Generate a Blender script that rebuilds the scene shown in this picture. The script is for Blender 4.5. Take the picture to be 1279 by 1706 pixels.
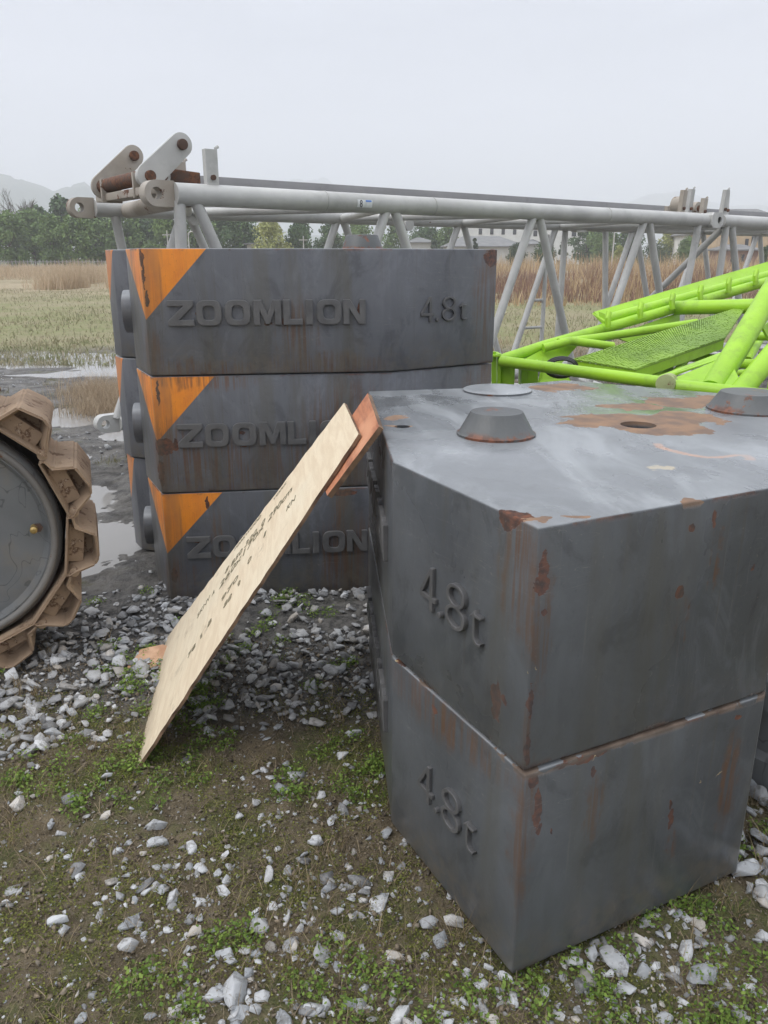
import bpy, bmesh, math, random
import numpy as np
from mathutils import Vector, Matrix, noise as mnoise
R = math.radians
random.seed(7); rng = np.random.default_rng(7)
sc = bpy.context.scene
COL = sc.collection
for o in list(bpy.data.objects): bpy.data.objects.remove(o)

# ---------------------------------------------------------------- camera
H = 1.465; F = 1330.0; PITCH = math.atan((853-428)/F)
cam = bpy.data.cameras.new('camera'); camo = bpy.data.objects.new('camera', cam); COL.objects.link(camo)
camo.location = (0, 0, H); camo.rotation_euler = (math.pi/2-PITCH, 0, 0)
cam.sensor_fit = 'HORIZONTAL'; cam.sensor_width = 36; cam.lens = 36*F/1279
cam.clip_start = .05; cam.clip_end = 12000
sc.camera = camo
# ---------------------------------------------------------------- world, sun, exposure
SUN_EL, SUN_AZ = R(52), R(-115)      # azimuth measured from +Y towards +X
w = bpy.data.worlds.new('World'); sc.world = w; w.use_nodes = True
nt = w.node_tree; nt.nodes.clear()
out = nt.nodes.new('ShaderNodeOutputWorld'); bg = nt.nodes.new('ShaderNodeBackground')
tc = nt.nodes.new('ShaderNodeTexCoord'); sep = nt.nodes.new('ShaderNodeSeparateXYZ')
ramp = nt.nodes.new('ShaderNodeValToRGB')
nt.links.new(tc.outputs['Generated'], sep.inputs[0])
nz = nt.nodes.new('ShaderNodeTexNoise'); nz.inputs['Scale'].default_value = 2.2; nz.inputs['Detail'].default_value = 4
mp = nt.nodes.new('ShaderNodeMapping'); mp.inputs['Scale'].default_value = (1, 1, 4)
nt.links.new(tc.outputs['Generated'], mp.inputs[0]); nt.links.new(mp.outputs[0], nz.inputs['Vector'])
ma = nt.nodes.new('ShaderNodeMath'); ma.operation = 'MULTIPLY_ADD'; ma.inputs[1].default_value = .30; ma.inputs[2].default_value = -.15
nt.links.new(nz.outputs[0], ma.inputs[0])
ad = nt.nodes.new('ShaderNodeMath'); ad.operation = 'ADD'
nt.links.new(sep.outputs[2], ad.inputs[0]); nt.links.new(ma.outputs[0], ad.inputs[1])
nt.links.new(ad.outputs[0], ramp.inputs[0])
cr = ramp.color_ramp
cr.elements[0].position = 0.0; cr.elements[0].color = (.92, .94, 1.05, 1)
cr.elements[1].position = 1.0; cr.elements[1].color = (2.1, 2.15, 2.25, 1)
for p, c in ((.10, (.85, .885, 1.02)), (.25, (.60, .64, .75)), (.42, (1.05, 1.11, 1.24))):
    e = cr.elements.new(p); e.color = (*c, 1)
sky = nt.nodes.new('ShaderNodeTexSky'); sky.sky_type = 'NISHITA'; sky.sun_disc = False
sky.sun_elevation = SUN_EL; sky.sun_rotation = SUN_AZ; sky.dust_density = 6; sky.air_density = 2
skm = nt.nodes.new('ShaderNodeMixRGB'); skm.blend_type = 'ADD'; skm.inputs[0].default_value = .012
nt.links.new(ramp.outputs[0], skm.inputs[1]); nt.links.new(sky.outputs[0], skm.inputs[2])
nt.links.new(skm.outputs[0], bg.inputs[0]); bg.inputs[1].default_value = 1.0
nt.links.new(bg.outputs[0], out.inputs[0])
sl = bpy.data.lights.new('sun', 'SUN'); sl.energy = 1.5; sl.angle = R(35); sl.color = (1, .97, .93)
so = bpy.data.objects.new('sun', sl); COL.objects.link(so)
sd = Vector((math.sin(SUN_AZ)*math.cos(SUN_EL), math.cos(SUN_AZ)*math.cos(SUN_EL), math.sin(SUN_EL)))
so.rotation_euler = sd.to_track_quat('Z', 'Y').to_euler()
sc.view_settings.view_transform = 'Standard'; sc.view_settings.look = 'None'
sc.view_settings.exposure = 0.0; sc.view_settings.gamma = 1
sc.render.engine = 'CYCLES'
sc.cycles.max_bounces = 6; sc.cycles.diffuse_bounces = 3; sc.cycles.glossy_bounces = 3
sc.cycles.volume_bounces = 2; sc.cycles.use_denoising = True

# ---------------------------------------------------------------- helpers
def ray(px, py):
    v = -(py-853)/F; u = (px-639.5)/F; c, s = math.cos(PITCH), math.sin(PITCH)
    return Vector((u, c+v*s, -s+v*c))
def atz(px, py, z):
    r = ray(px, py); t = (z-H)/r.z; return Vector((r.x*t, r.y*t, z))
def at(px, py, y):
    r = ray(px, py); t = y/r.y; return Vector((r.x*t, y, H+r.z*t))

def link(o, parent=None):
    COL.objects.link(o)
    if parent is not None: o.parent = parent
    return o
def tag(o, label=None, cat=None, group=None, kind=None):
    if label: o['label'] = label
    if cat: o['category'] = cat
    if group: o['group'] = group
    if kind: o['kind'] = kind
    return o
def empty(name, loc=(0, 0, 0), rz=0):
    o = bpy.data.objects.new(name, None); o.location = loc; o.rotation_euler.z = rz; o.empty_display_size = .1
    return link(o)

class MB:
    def __init__(s): s.v = []; s.f = []
    def add(s, vs, fs):
        n = len(s.v); s.v += [tuple(v) for v in vs]; s.f += [tuple(i+n for i in f) for f in fs]; return s
    def box(s, c, size, M=None):
        x, y, z = (k/2 for k in size)
        vs = [Vector((a, b, d)) for a in (-x, x) for b in (-y, y) for d in (-z, z)]
        if M is not None: vs = [M @ v for v in vs]
        vs = [v+Vector(c) for v in vs]
        return s.add(vs, [(0, 1, 3, 2), (4, 6, 7, 5), (0, 4, 5, 1), (2, 3, 7, 6), (0, 2, 6, 4), (1, 5, 7, 3)])
    def tube(s, p0, p1, r0, r1=None, n=16, cap=True):
        return s.path([p0, p1], [r0, r1 if r1 is not None else r0], n, cap)
    def path(s, pts, rad, n=14, cap=True):
        pts = [Vector(p) for p in pts]
        if not isinstance(rad, (list, tuple)): rad = [rad]*len(pts)
        rings = []
        t0 = (pts[1]-pts[0]).normalized()
        a = Vector((0, 0, 1)) if abs(t0.z) < .9 else Vector((1, 0, 0))
        u = t0.cross(a).normalized()
        for i, p in enumerate(pts):
            if i == 0: t = pts[1]-pts[0]
            elif i == len(pts)-1: t = pts[-1]-pts[-2]
            else: t = (pts[i+1]-p).normalized()+(p-pts[i-1]).normalized()
            t.normalize(); u = (u-t*u.dot(t)).normalized(); w_ = t.cross(u)
            rings.append([p+(u*math.cos(2*math.pi*k/n)+w_*math.sin(2*math.pi*k/n))*rad[i] for k in range(n)])
        vs = [v for r_ in rings for v in r_]; fs = []
        for i in range(len(pts)-1):
            for k in range(n):
                k2 = (k+1) % n; fs.append((i*n+k, i*n+k2, (i+1)*n+k2, (i+1)*n+k))
        if cap:
            fs.append(tuple(range(n))[::-1]); fs.append(tuple((len(pts)-1)*n+k for k in range(n)))
        return s.add(vs, fs)
    def prism(s, poly, z0, z1, M=None):
        n = len(poly)
        vs = [Vector((x, y, z0)) for x, y in poly]+[Vector((x, y, z1)) for x, y in poly]
        if M is not None: vs = [M @ v for v in vs]
        fs = [tuple(range(n))[::-1], tuple(range(n, 2*n))]+[(k, (k+1) % n, n+(k+1) % n, n+k) for k in range(n)]
        return s.add(vs, fs)
    def slab(s, quad, th):     # thick plate from 4+ points, thickness along the normal
        q = [Vector(p) for p in quad]; nrm = (q[1]-q[0]).cross(q[2]-q[0]).normalized()*th
        n = len(q)
        return s.add(q+[p+nrm for p in q], [tuple(range(n))[::-1], tuple(range(n, 2*n))]+[(k, (k+1) % n, n+(k+1) % n, n+k) for k in range(n)])
    def build(s, name, mat, parent=None, smooth=True, bevel=0, seg=2, auto=40):
        me = bpy.data.meshes.new(name); me.from_pydata(s.v, [], s.f)
        bm = bmesh.new(); bm.from_mesh(me)
        bmesh.ops.recalc_face_normals(bm, faces=bm.faces)
        if bevel:
            es = [e for e in bm.edges if len(e.link_faces) == 2 and e.calc_face_angle(0) > R(25)]
            bmesh.ops.bevel(bm, geom=es, offset=bevel, segments=seg, affect='EDGES', clamp_overlap=True, profile=.6)
        bm.to_mesh(me); bm.free()
        me.materials.append(mat)
        o = bpy.data.objects.new(name, me); link(o, parent)
        if smooth:
            me.shade_smooth()
            try: me.set_sharp_from_angle(angle=R(auto))
            except Exception: pass
        return o
def big_mesh(name, V, Fc, mats, idx=None, parent=None, smooth=False):
    """numpy mesh: V (n,3), Fc (m,k) same-size faces"""
    me = bpy.data.meshes.new(name); n, (m, k) = len(V), Fc.shape
    me.vertices.add(n); me.vertices.foreach_set('co', V.astype(np.float32).ravel())
    me.loops.add(m*k); me.loops.foreach_set('vertex_index', Fc.astype(np.int32).ravel())
    me.polygons.add(m); me.polygons.foreach_set('loop_start', np.arange(0, m*k, k, dtype=np.int32))
    me.polygons.foreach_set('loop_total', np.full(m, k, dtype=np.int32))
    if smooth: me.polygons.foreach_set('use_smooth', np.ones(m, dtype=bool))
    if idx is not None: me.polygons.foreach_set('material_index', idx.astype(np.int32))
    me.update(calc_edges=True)
    for mm in (mats if isinstance(mats, list) else [mats]): me.materials.append(mm)
    o = bpy.data.objects.new(name, me); return link(o, parent)

# value noise, vectorised
_perm = rng.random((256, 256))
def vnoise(x, y):
    xi = np.floor(x).astype(int); yi = np.floor(y).astype(int); fx = x-xi; fy = y-yi
    fx = fx*fx*(3-2*fx); fy = fy*fy*(3-2*fy); g = lambda a, b: _perm[a % 256, b % 256]
    return (g(xi, yi)*(1-fx)+g(xi+1, yi)*fx)*(1-fy)+(g(xi, yi+1)*(1-fx)+g(xi+1, yi+1)*fx)*fy
def fbm(x, y, o=4):
    s = 0; a = .5; t = 0
    for i in range(o): s = s+a*vnoise(x*2**i+17.3*i, y*2**i+5.1*i); t += a; a *= .5
    return s/t

# ---------------------------------------------------------------- materials
class NT:
    def __init__(s, name):
        s.m = bpy.data.materials.new(name); s.m.use_nodes = True; s.t = s.m.node_tree; s.t.nodes.clear()
        s.out = s.t.nodes.new('ShaderNodeOutputMaterial'); s.b = s.t.nodes.new('ShaderNodeBsdfPrincipled')
        s.t.links.new(s.b.outputs[0], s.out.inputs[0]); s.tc = s.t.nodes.new('ShaderNodeTexCoord')
        s.obj = s.tc.outputs['Object']
    def n(s, k, **kw):
        x = s.t.nodes.new(k)
        for a, b in kw.items(): setattr(x, a, b)
        return x
    def l(s, a, b): s.t.links.new(a, b)
    def _in(s, sock, v):
        if hasattr(v, 'is_output') or isinstance(v, bpy.types.NodeSocket): s.l(v, sock)
        else: sock.default_value = v
    def math(s, op, a, b=0.0, c=None, clamp=False):
        x = s.n('ShaderNodeMath', operation=op, use_clamp=clamp); s._in(x.inputs[0], a); s._in(x.inputs[1], b)
        if c is not None: s._in(x.inputs[2], c)
        return x.outputs[0]
    def map(s, scale=(1, 1, 1), vec=None, loc=(0, 0, 0)):
        x = s.n('ShaderNodeMapping'); s.l(vec or s.obj, x.inputs[0]); x.inputs['Scale'].default_value = scale
        x.inputs['Location'].default_value = loc; return x.outputs[0]
    def noise(s, scale, detail=5, rough=.55, vec=None, dist=0):
        x = s.n('ShaderNodeTexNoise'); s.l(vec or s.obj, x.inputs['Vector']); x.inputs['Scale'].default_value = scale
        x.inputs['Detail'].default_value = detail; x.inputs['Roughness'].default_value = rough; x.inputs['Distortion'].default_value = dist
        return x.outputs[0]
    def step(s, v, a, b):   # smooth ramp a->b
        x = s.n('ShaderNodeMapRange', interpolation_type='SMOOTHSTEP'); s._in(x.inputs[0], v)
        x.inputs[1].default_value = a; x.inputs[2].default_value = b; return x.outputs[0]
    def mix(s, f, a, b, mode='MIX'):
        x = s.n('ShaderNodeMixRGB', blend_type=mode); s._in(x.inputs[0], f)
        for i, v in ((1, a), (2, b)):
            s._in(x.inputs[i], v if not isinstance(v, tuple) else (*v, 1))
        return x.outputs[0]
    def bump(s, h, strength=.3, dist=.005):
        x = s.n('ShaderNodeBump'); s.l(h, x.inputs['Height']); x.inputs['Strength'].default_value = strength
        x.inputs['Distance'].default_value = dist; s.l(x.outputs[0], s.b.inputs['Normal']); return x
    def col(s, v): s._in(s.b.inputs['Base Color'], v if not isinstance(v, tuple) else (*v, 1))
    def rough(s, v): s._in(s.b.inputs['Roughness'], v)
    def spots(s, lst, warp=.02, wscale=22, soft=.25):
        """soft ellipsoids (centre, radii) in object space, edges broken by noise"""
        nn = s.n('ShaderNodeTexNoise'); s.l(s.obj, nn.inputs['Vector']); nn.inputs['Scale'].default_value = wscale; nn.inputs['Detail'].default_value = 5
        v1 = s.n('ShaderNodeVectorMath', operation='SUBTRACT'); s.l(nn.outputs['Color'], v1.inputs[0]); v1.inputs[1].default_value = (.5, .5, .5)
        v2 = s.n('ShaderNodeVectorMath', operation='SCALE'); s.l(v1.outputs[0], v2.inputs[0]); v2.inputs[3].default_value = warp*4
        v3 = s.n('ShaderNodeVectorMath', operation='ADD'); s.l(s.obj, v3.inputs[0]); s.l(v2.outputs[0], v3.inputs[1])
        acc = None
        for c, r in lst:
            a = s.n('ShaderNodeVectorMath', operation='SUBTRACT'); s.l(v3.outputs[0], a.inputs[0]); a.inputs[1].default_value = tuple(c)
            b = s.n('ShaderNodeVectorMath', operation='DIVIDE'); s.l(a.outputs[0], b.inputs[0]); b.inputs[1].default_value = tuple(r)
            d = s.n('ShaderNodeVectorMath', operation='LENGTH'); s.l(b.outputs[0], d.inputs[0])
            m = s.step(d.outputs['Value'], 1+soft/2, 1-soft/2)
            acc = m if acc is None else s.math('MAXIMUM', acc, m)
        return acc

def mat_simple(name, c1, c2, scale=6, rough=.6, bump=.2, bscale=40, metal=0, bdist=.003):
    k = NT(name); f = k.step(k.noise(scale), .3, .7); k.col(k.mix(f, c1, c2)); k.rough(rough); k.b.inputs['Metallic'].default_value = metal
    if bump: k.bump(k.noise(bscale, 6), bump, bdist)
    return k.m

RUST1, RUST2 = (.145, .055, .028), (.05, .026, .020)
def mat_block(name, base, base2, rust, streaks, orange=None, amount=.0, dust=.5, bare=None, light=None, yellow=None, gloss=.34, trail=None, bare_c=((.27, .165, .10), (.17, .115, .085))):
    k = NT(name)
    big = k.noise(2.2, 5, .6, dist=.6); fine = k.noise(38, 5)
    c = k.mix(k.step(big, .3, .72), base, base2)
    brush = k.noise(4, 6, .65, vec=k.map((12, 12, .6)))
    c = k.mix(k.math('MULTIPLY', k.step(brush, .5, .74), .5), c, tuple(x*1.45 for x in base))
    # blotchy uneven paint and casting skin
    bl1 = k.noise(7, 7, .7, vec=k.map((1, 1, .6), loc=(4, 4, 2)), dist=.8)
    c = k.mix(k.math('MULTIPLY', k.step(bl1, .50, .66), .42), c, tuple(x*2.0 for x in base))
    c = k.mix(k.math('MULTIPLY', k.step(bl1, .47, .34), .50), c, tuple(x*.45 for x in base))
    c = k.mix(k.math('MULTIPLY', k.step(k.noise(55, 5, .7), .60, .72), .4), c, tuple(x*.5 for x in base))
    sepz = k.n('ShaderNodeSeparateXYZ'); k.l(k.obj, sepz.inputs[0]); z = sepz.outputs[2]
    geo = k.n('ShaderNodeNewGeometry'); sn = k.n('ShaderNodeSeparateXYZ'); k.l(geo.outputs['Normal'], sn.inputs[0])
    top = k.step(sn.outputs[2], .5, .8)
    side = k.math('SUBTRACT', 1, top)
    if orange:
        for (ax, ay, wp, wn, z0) in orange:
            cmb = k.n('ShaderNodeCombineXYZ'); k.l(sepz.outputs[0], cmb.inputs[0]); k.l(sepz.outputs[1], cmb.inputs[1])
            d = k.n('ShaderNodeVectorMath', operation='DISTANCE'); k.l(cmb.outputs[0], d.inputs[0]); d.inputs[1].default_value = (ax, ay, 0)
            wid = k.math('MULTIPLY_ADD', k.math('GREATER_THAN', sepz.outputs[0], ax+.004), wp-wn, wn)
            q = k.math('DIVIDE', d.outputs['Value'], wid)
            zz = k.math('DIVIDE', k.math('SUBTRACT', z, z0), .505-z0)
            msk = k.math('MULTIPLY', k.step(k.math('SUBTRACT', zz, q), -.006, .006), side)
            oc = k.mix(k.step(k.noise(9, 5), .35, .75), (.72, .235, .012), (.58, .17, .015))
            c = k.mix(msk, c, oc)
    # grime streaks running down the sides
    st = k.noise(3, 4, .6, vec=k.map((16, 16, .55)))
    stm = k.math('MULTIPLY', k.math('MULTIPLY', k.step(st, .56, .74), side), .38)
    c = k.mix(stm, c, (.075, .062, .045))
    st2 = k.math('MULTIPLY', k.step(k.noise(3, 5, .65, vec=k.map((30, 30, .8), loc=(3, 1, 0))), .62, .72), .3)
    c = k.mix(k.math('MULTIPLY', st2, side), c, (.19, .185, .18))
    # rust: edges, chips, given spots
    ez = k.math('MAXIMUM', k.step(z, .022, .002), k.step(z, .482, .498))
    en = k.step(k.noise(7, 6, .7), .52, .62)
    erust = k.math('MULTIPLY', k.math('MULTIPLY', ez, en), side)
    chips = k.step(k.noise(17, 7, .72), .725-amount, .735-amount)
    r = k.math('MAXIMUM', erust, chips)
    if streaks:
        sm = k.math('MULTIPLY', k.spots(streaks, .02, 30, .9), k.step(k.noise(3, 5, .65, vec=k.map((26, 26, 1.2))), .40, .62))
        c = k.mix(k.math('MULTIPLY', sm, .75), c, (.12, .055, .022))
    if rust: r = k.math('MAXIMUM', r, k.step(k.math('ADD', k.spots([(c_, tuple(x_*1.22 for x_ in r_)) for c_, r_ in rust], .007, 34, 1.1), k.math('MULTIPLY_ADD', k.noise(48, 6, .75), 1.3, -.65)), .47, .52))
    rc = k.mix(k.step(k.noise(60, 6), .35, .65), RUST1, RUST2)
    c = k.mix(r, c, rc)
    if bare:
        bmk = k.math('MULTIPLY', k.step(k.math('ADD', k.spots(bare, .05, 9, .8), k.math('MULTIPLY_ADD', k.noise(22, 7, .75), 1.5, -.75)), .46, .53), k.math('MULTIPLY', k.step(z, .45, .47), k.math('MAXIMUM', top, k.step(z, .480, .492))))
        c = k.mix(bmk, c, k.mix(k.step(k.noise(14, 6), .35, .65), *bare_c))
        r = k.math('MAXIMUM', r, bmk)
    if trail:
        c = k.mix(k.spots(trail, .003, 30, .5), c, (.42, .17, .05))
    if yellow:
        c = k.mix(k.spots(yellow, .02, 30, .1), c, (.42, .33, .18))
    # thin pale scratches and scuffs
    sc1 = k.noise(2.2, 2, .5, vec=k.map((1, 1, 14), loc=(1, 2, 3)), dist=2.5); sc2 = k.step(k.noise(3.3, 3), .52, .62)
    scr = k.math('MULTIPLY', k.math('MULTIPLY', k.step(k.math('ABSOLUTE', k.math('SUBTRACT', sc1, .5)), .004, .0015), sc2), .55)
    c = k.mix(k.math('MULTIPLY', scr, side), c, (.22, .22, .21))
    scw = k.noise(3.0, 2, .5, vec=k.map((7, 7, 1), loc=(7, 5, 1)), dist=1.8)
    c = k.mix(k.math('MULTIPLY', k.math('MULTIPLY', k.step(k.math('ABSOLUTE', k.math('SUBTRACT', scw, .52)), .006, .002), k.step(k.noise(2.6, 3, vec=k.map((1, 1, 1), loc=(9, 1, 4))), .5, .6)), .35), c, (.03, .03, .03))
    # olive water stains
    ol = k.math('MULTIPLY', k.step(k.noise(1.6, 4, .6, vec=k.map((5, 5, .5), loc=(2, 8, 0))), .50, .70), .5)
    c = k.mix(k.math('MULTIPLY', ol, side), c, (.085, .078, .055))
    # dust low on the sides
    dm = k.math('MULTIPLY', k.math('MULTIPLY', k.step(k.math('ADD', z, k.math('MULTIPLY_ADD', k.noise(9, 6, .7), .22, -.11)), .17, .0), k.step(k.noise(24, 6, .7), .36, .60)), dust*.75)
    c = k.mix(k.math('MULTIPLY', dm, side), c, (.15, .13, .10))
    # sky sheen on the top, painted into the colour as a pale uneven film
    tf = k.math('MULTIPLY', k.step(k.noise(3.2, 5, .6, vec=k.map((.6, 1.9, 1)), dist=.7), .40, .68), top)
    c = k.mix(k.math('MULTIPLY', k.math('SUBTRACT', top, r, clamp=True), k.math('MULTIPLY_ADD', tf, .44, .36)), c, (.34, .36, .375))
    c = k.mix(k.math('MULTIPLY', k.step(k.noise(90, 3), .66, .74), .35), c, (.18, .17, .15))
    c = k.mix(k.math('MULTIPLY', k.math('MULTIPLY', k.step(k.noise(1.1, 5, .6, vec=k.map((1, 1, .3), loc=(5, 2, 1))), .42, .66), side), .35), c, tuple(x*1.9 for x in base))
    k.col(c)
    rr = k.math('MULTIPLY_ADD', k.step(big, .3, .7), .16, gloss-.05)
    rr = k.math('ADD', rr, k.math('MULTIPLY', tf, .10))
    rr = k.math('SUBTRACT', rr, k.math('MULTIPLY', k.math('MULTIPLY', top, k.step(k.noise(2.0, 4), .48, .56)), .16))
    rr = k.math('MAXIMUM', rr, k.math('MULTIPLY', r, .85)); k.rough(rr)
    hh = k.math('ADD', k.math('MULTIPLY', k.noise(5, 4), .8), k.math('MULTIPLY', fine, .10))
    hh = k.math('SUBTRACT', hh, k.math('MULTIPLY', r, .35))
    hh = k.math('ADD', hh, k.math('MULTIPLY', k.step(k.noise(26, 5, .6), .60, .72), -.10))
    k.bump(hh, .35, .008)
    return k.m

M_letter = {}
M_grey = None
def mat_pipe(name, c1, c2, rustamt=.0, rough=.38):
    k = NT(name); c = k.mix(k.step(k.noise(3, 5), .3, .7), c1, c2)
    c = k.mix(k.math('MULTIPLY', k.step(k.noise(7, 6, .7), .52, .7), .35), c, tuple(x*.55 for x in c1))
    r = k.step(k.noise(9, 7, .75), .70-rustamt, .72-rustamt)
    c = k.mix(r, c, k.mix(k.step(k.noise(50), .4, .6), (.17, .075, .04), (.09, .045, .03)))
    k.col(c); k.rough(k.math('MAXIMUM', k.math('MULTIPLY', r, .85), rough)); k.bump(k.noise(30, 6), .15, .003)
    return k.m
m_boom = mat_pipe('boom grey paint', (.52, .52, .50), (.40, .40, .385), .02)
m_boom_worn = mat_pipe('boom worn paint', (.42, .385, .34), (.30, .26, .21), .10, .6)
m_rusty = mat_pipe('rusty steel', (.11, .06, .04), (.07, .045, .035), .2, .75)
m_bar = mat_pipe('bar grey', (.31, .305, .31), (.26, .26, .265), .0)
k = NT('lime paint'); c = k.mix(k.step(k.noise(3, 6, .65), .3, .7), (.36, .64, .030), (.29, .53, .028))
c = k.mix(k.math('MULTIPLY', k.step(k.noise(5, 7, .75), .50, .68), .45), c, (.17, .27, .05))
c = k.mix(k.math('MULTIPLY', k.step(k.noise(2.4, 6, .7), .55, .7), .3), c, (.42, .58, .16))
c = k.mix(k.step(k.noise(24, 6, .75), .68, .70), c, (.07, .065, .035)); k.col(c); k.rough(k.math('MULTIPLY_ADD', k.noise(7), .3, .27)); k.bump(k.noise(24, 6), .25, .004); m_green = k.m
m_green_d = mat_pipe('lime mesh paint', (.25, .42, .04), (.16, .27, .04), .03, .6)
m_mud = None
k = NT('muddy track steel'); c = k.mix(k.step(k.noise(5, 6), .3, .7), (.36, .26, .175), (.24, .17, .115))
c = k.mix(k.step(k.noise(14, 7, .7), .56, .62), c, (.13, .075, .045)); c = k.mix(k.step(k.noise(30, 6, .7), .62, .66), c, (.42, .34, .26))
k.col(c); k.rough(.85); k.bump(k.noise(18, 8, .65), .5, .01); m_mud = k.m
k = NT('wheel grey paint'); c = k.mix(k.step(k.noise(2.5, 6), .3, .7), (.135, .142, .147), (.19, .197, .20))
c = k.mix(k.math('MULTIPLY', k.step(k.noise(5, 6, .6), .48, .70), .6), c, (.20, .17, .13)); sw_ = k.noise(3, 2, .5, dist=2.5); c = k.mix(k.math('MULTIPLY', k.step(k.math('ABSOLUTE', k.math('SUBTRACT', sw_, .5)), .008, .002), .5), c, (.035, .035, .035)); c = k.mix(k.math('MULTIPLY', k.step(k.noise(2, 4), .45, .6), .5), c, (.085, .09, .093))
r_ = k.step(k.noise(8, 7, .75), .665, .68); c = k.mix(r_, c, (.16, .07, .04)); k.col(c); k.rough(.48); k.bump(k.noise(12, 6), .25, .006); m_wheel = k.m
m_dark = mat_simple('dark greasy steel', (.02, .02, .02), (.04, .036, .03), 8, .7)
m_brass = mat_simple('brass', (.45, .32, .12), (.35, .25, .1), 8, .4, 0, metal=.6)
m_black = mat_simple('black rubber', (.02, .02, .02), (.035, .035, .035), 8, .5)

# ---------------------------------------------------------------- ground height
PUD = [(-1.66, 4.05, .36, .42), (-2.0, 4.95, .34, .34), (-2.45, 6.0, .35, .25), (-3.1, 7.6, .5, .55), (-4.6, 11.7, 1.7, .55), (-3.9, 12.7, 1.6, .5), (-3.4, 10.7, 1.3, .4), (-5.6, 12.8, 1.0, .4), (-2.2, 6.9, .35, .3), (11.5, 22.5, 2.0, .8), (9.4, 21.0, 1.5, .6)]
def gh(x, y):
    d = np.sqrt(x*x+y*y)
    h = (fbm(x*1.1+40, y*1.1+40, 3)-.5)*.045+(fbm(x*9+9, y*9, 4)-.5)*.028+(fbm(x*34, y*34+3, 3)-.5)*.020
    h = h*np.clip(1.6-d/14, .35, 1)
    for (cx, cy, rx, ry) in PUD:
        q = np.sqrt(((x-cx)/rx)**2+((y-cy)/ry)**2)+(fbm(x*2.3+cx, y*2.3, 4)-.5)*1.3
        h = h-.040*np.clip(1.25-q, 0, 1)
    far = np.clip((y-60)/300, 0, 1); h = h+far*0
    h = np.where(d > 14, (fbm(x*.11, y*.11, 3)-.5)*.25*np.clip((d-14)/30, 0, 1)+h, h)
    h = h+np.clip((y-20)/60, 0, 1)**1*0.25*np.clip(1-(y-200)/200, 0, 1)     # the field climbs very slightly
    return h
def gz(x, y): return float(gh(np.array([x], float), np.array([y], float))[0])

def grow(a, step, far, g=1.06):
    o = [a]; s = step
    while o[-1] < far: s *= g; o.append(o[-1]+s)
    return o
xs = np.array(sorted([-v for v in grow(2.2, .017, 5200)]+list(np.arange(-2.2, 2.2, .017))[1:]+grow(2.2, .017, 5200)))
ys = np.array([-6000, -800, -100, -20, -5, -1, .2, .6]+list(np.arange(.8, 4.6, .017))+grow(4.6, .017, 5500, 1.035))
X, Y = np.meshgrid(xs, ys); Z = gh(X, Y)
V = np.stack([X.ravel(), Y.ravel(), Z.ravel()], 1); nx, ny = len(xs), len(ys)
ii = np.arange(ny-1)[:, None]*nx+np.arange(nx-1)[None, :]
Fq = np.stack([ii, ii+1, ii+nx+1, ii+nx], -1).reshape(-1, 4)
k = NT('ground')
sx = k.n('ShaderNodeSeparateXYZ'); k.l(k.obj, sx.inputs[0]); gx, gy = sx.outputs[0], sx.outputs[1]
wob = k.math('MULTIPLY_ADD', k.noise(.6, 5), 3.0, -1.5)
soil = k.mix(k.step(k.noise(9, 8, .7), .35, .65), (.110, .085, .050), (.23, .185, .115))
soil = k.mix(k.step(k.noise(70, 5, .7), .5, .7), soil, (.24, .20, .15))
moss = k.mix(k.step(k.noise(60, 6, .7), .35, .65), (.060, .080, .018), (.14, .16, .04))
near = k.mix(k.math('MULTIPLY', k.step(k.noise(3.2, 7, .7), .46, .60), .8), soil, moss)
mudc = k.mix(k.step(k.noise(5, 9, .75), .38, .62), (.055, .051, .047), (.17, .16, .145))
mudc = k.mix(k.step(k.noise(2.1, 6, .65), .56, .66), mudc, (.085, .082, .035))
grav = k.mix(k.step(k.noise(24, 6, .7), .4, .6), (.075, .073, .07), (.18, .172, .16))
yy = k.math('ADD', gy, k.math('MULTIPLY', wob, .22))
c = k.mix(k.step(yy, 2.15, 2.45), near, grav)
c = k.mix(k.step(yy, 3.2, 3.5), c, mudc)
gr = k.mix(k.step(k.noise(.35, 8, .65), .38, .62), (.30, .27, .16), (.22, .24, .095))
gr = k.mix(k.step(k.noise(6, 8, .8, vec=k.map((1, .35, 1))), .42, .7), gr, (.30, .25, .15))
gr = k.mix(k.math('MULTIPLY', k.step(k.noise(14, 6, .8), .5, .7), .5), gr, (.08, .085, .03))
yb = k.math('ADD', gy, k.math('MULTIPLY', wob, 1.2))
c = k.mix(k.step(yb, 12.2, 14.5), c, gr)
dry = k.mix(k.step(k.noise(.25, 9, .75), .38, .62), (.40, .33, .22), (.24, .21, .12)); dry = k.mix(k.math('MULTIPLY', k.step(k.noise(2.5, 7, .8), .48, .66), .6), dry, (.20, .14, .09))
c = k.mix(k.step(yb, 27, 36), c, dry)
c = k.mix(k.step(gy, 110, 160), c, (.09, .11, .05))
k.col(c)
wet = k.math('MULTIPLY', k.step(yy, 3.0, 3.6), k.step(yb, 14.0, 12.0))
k.rough(k.math('MULTIPLY_ADD', k.math('MULTIPLY', wet, k.step(k.noise(3, 6, .7), .35, .6)), -.5, .92))
k.bump(k.math('ADD', k.noise(45, 8, .7), k.math('MULTIPLY', k.noise(150, 4), .5)), 1.0, .022)
m_ground = k.m
go = big_mesh('ground', V, Fq, m_ground, smooth=True); tag(go, kind='structure')

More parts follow.
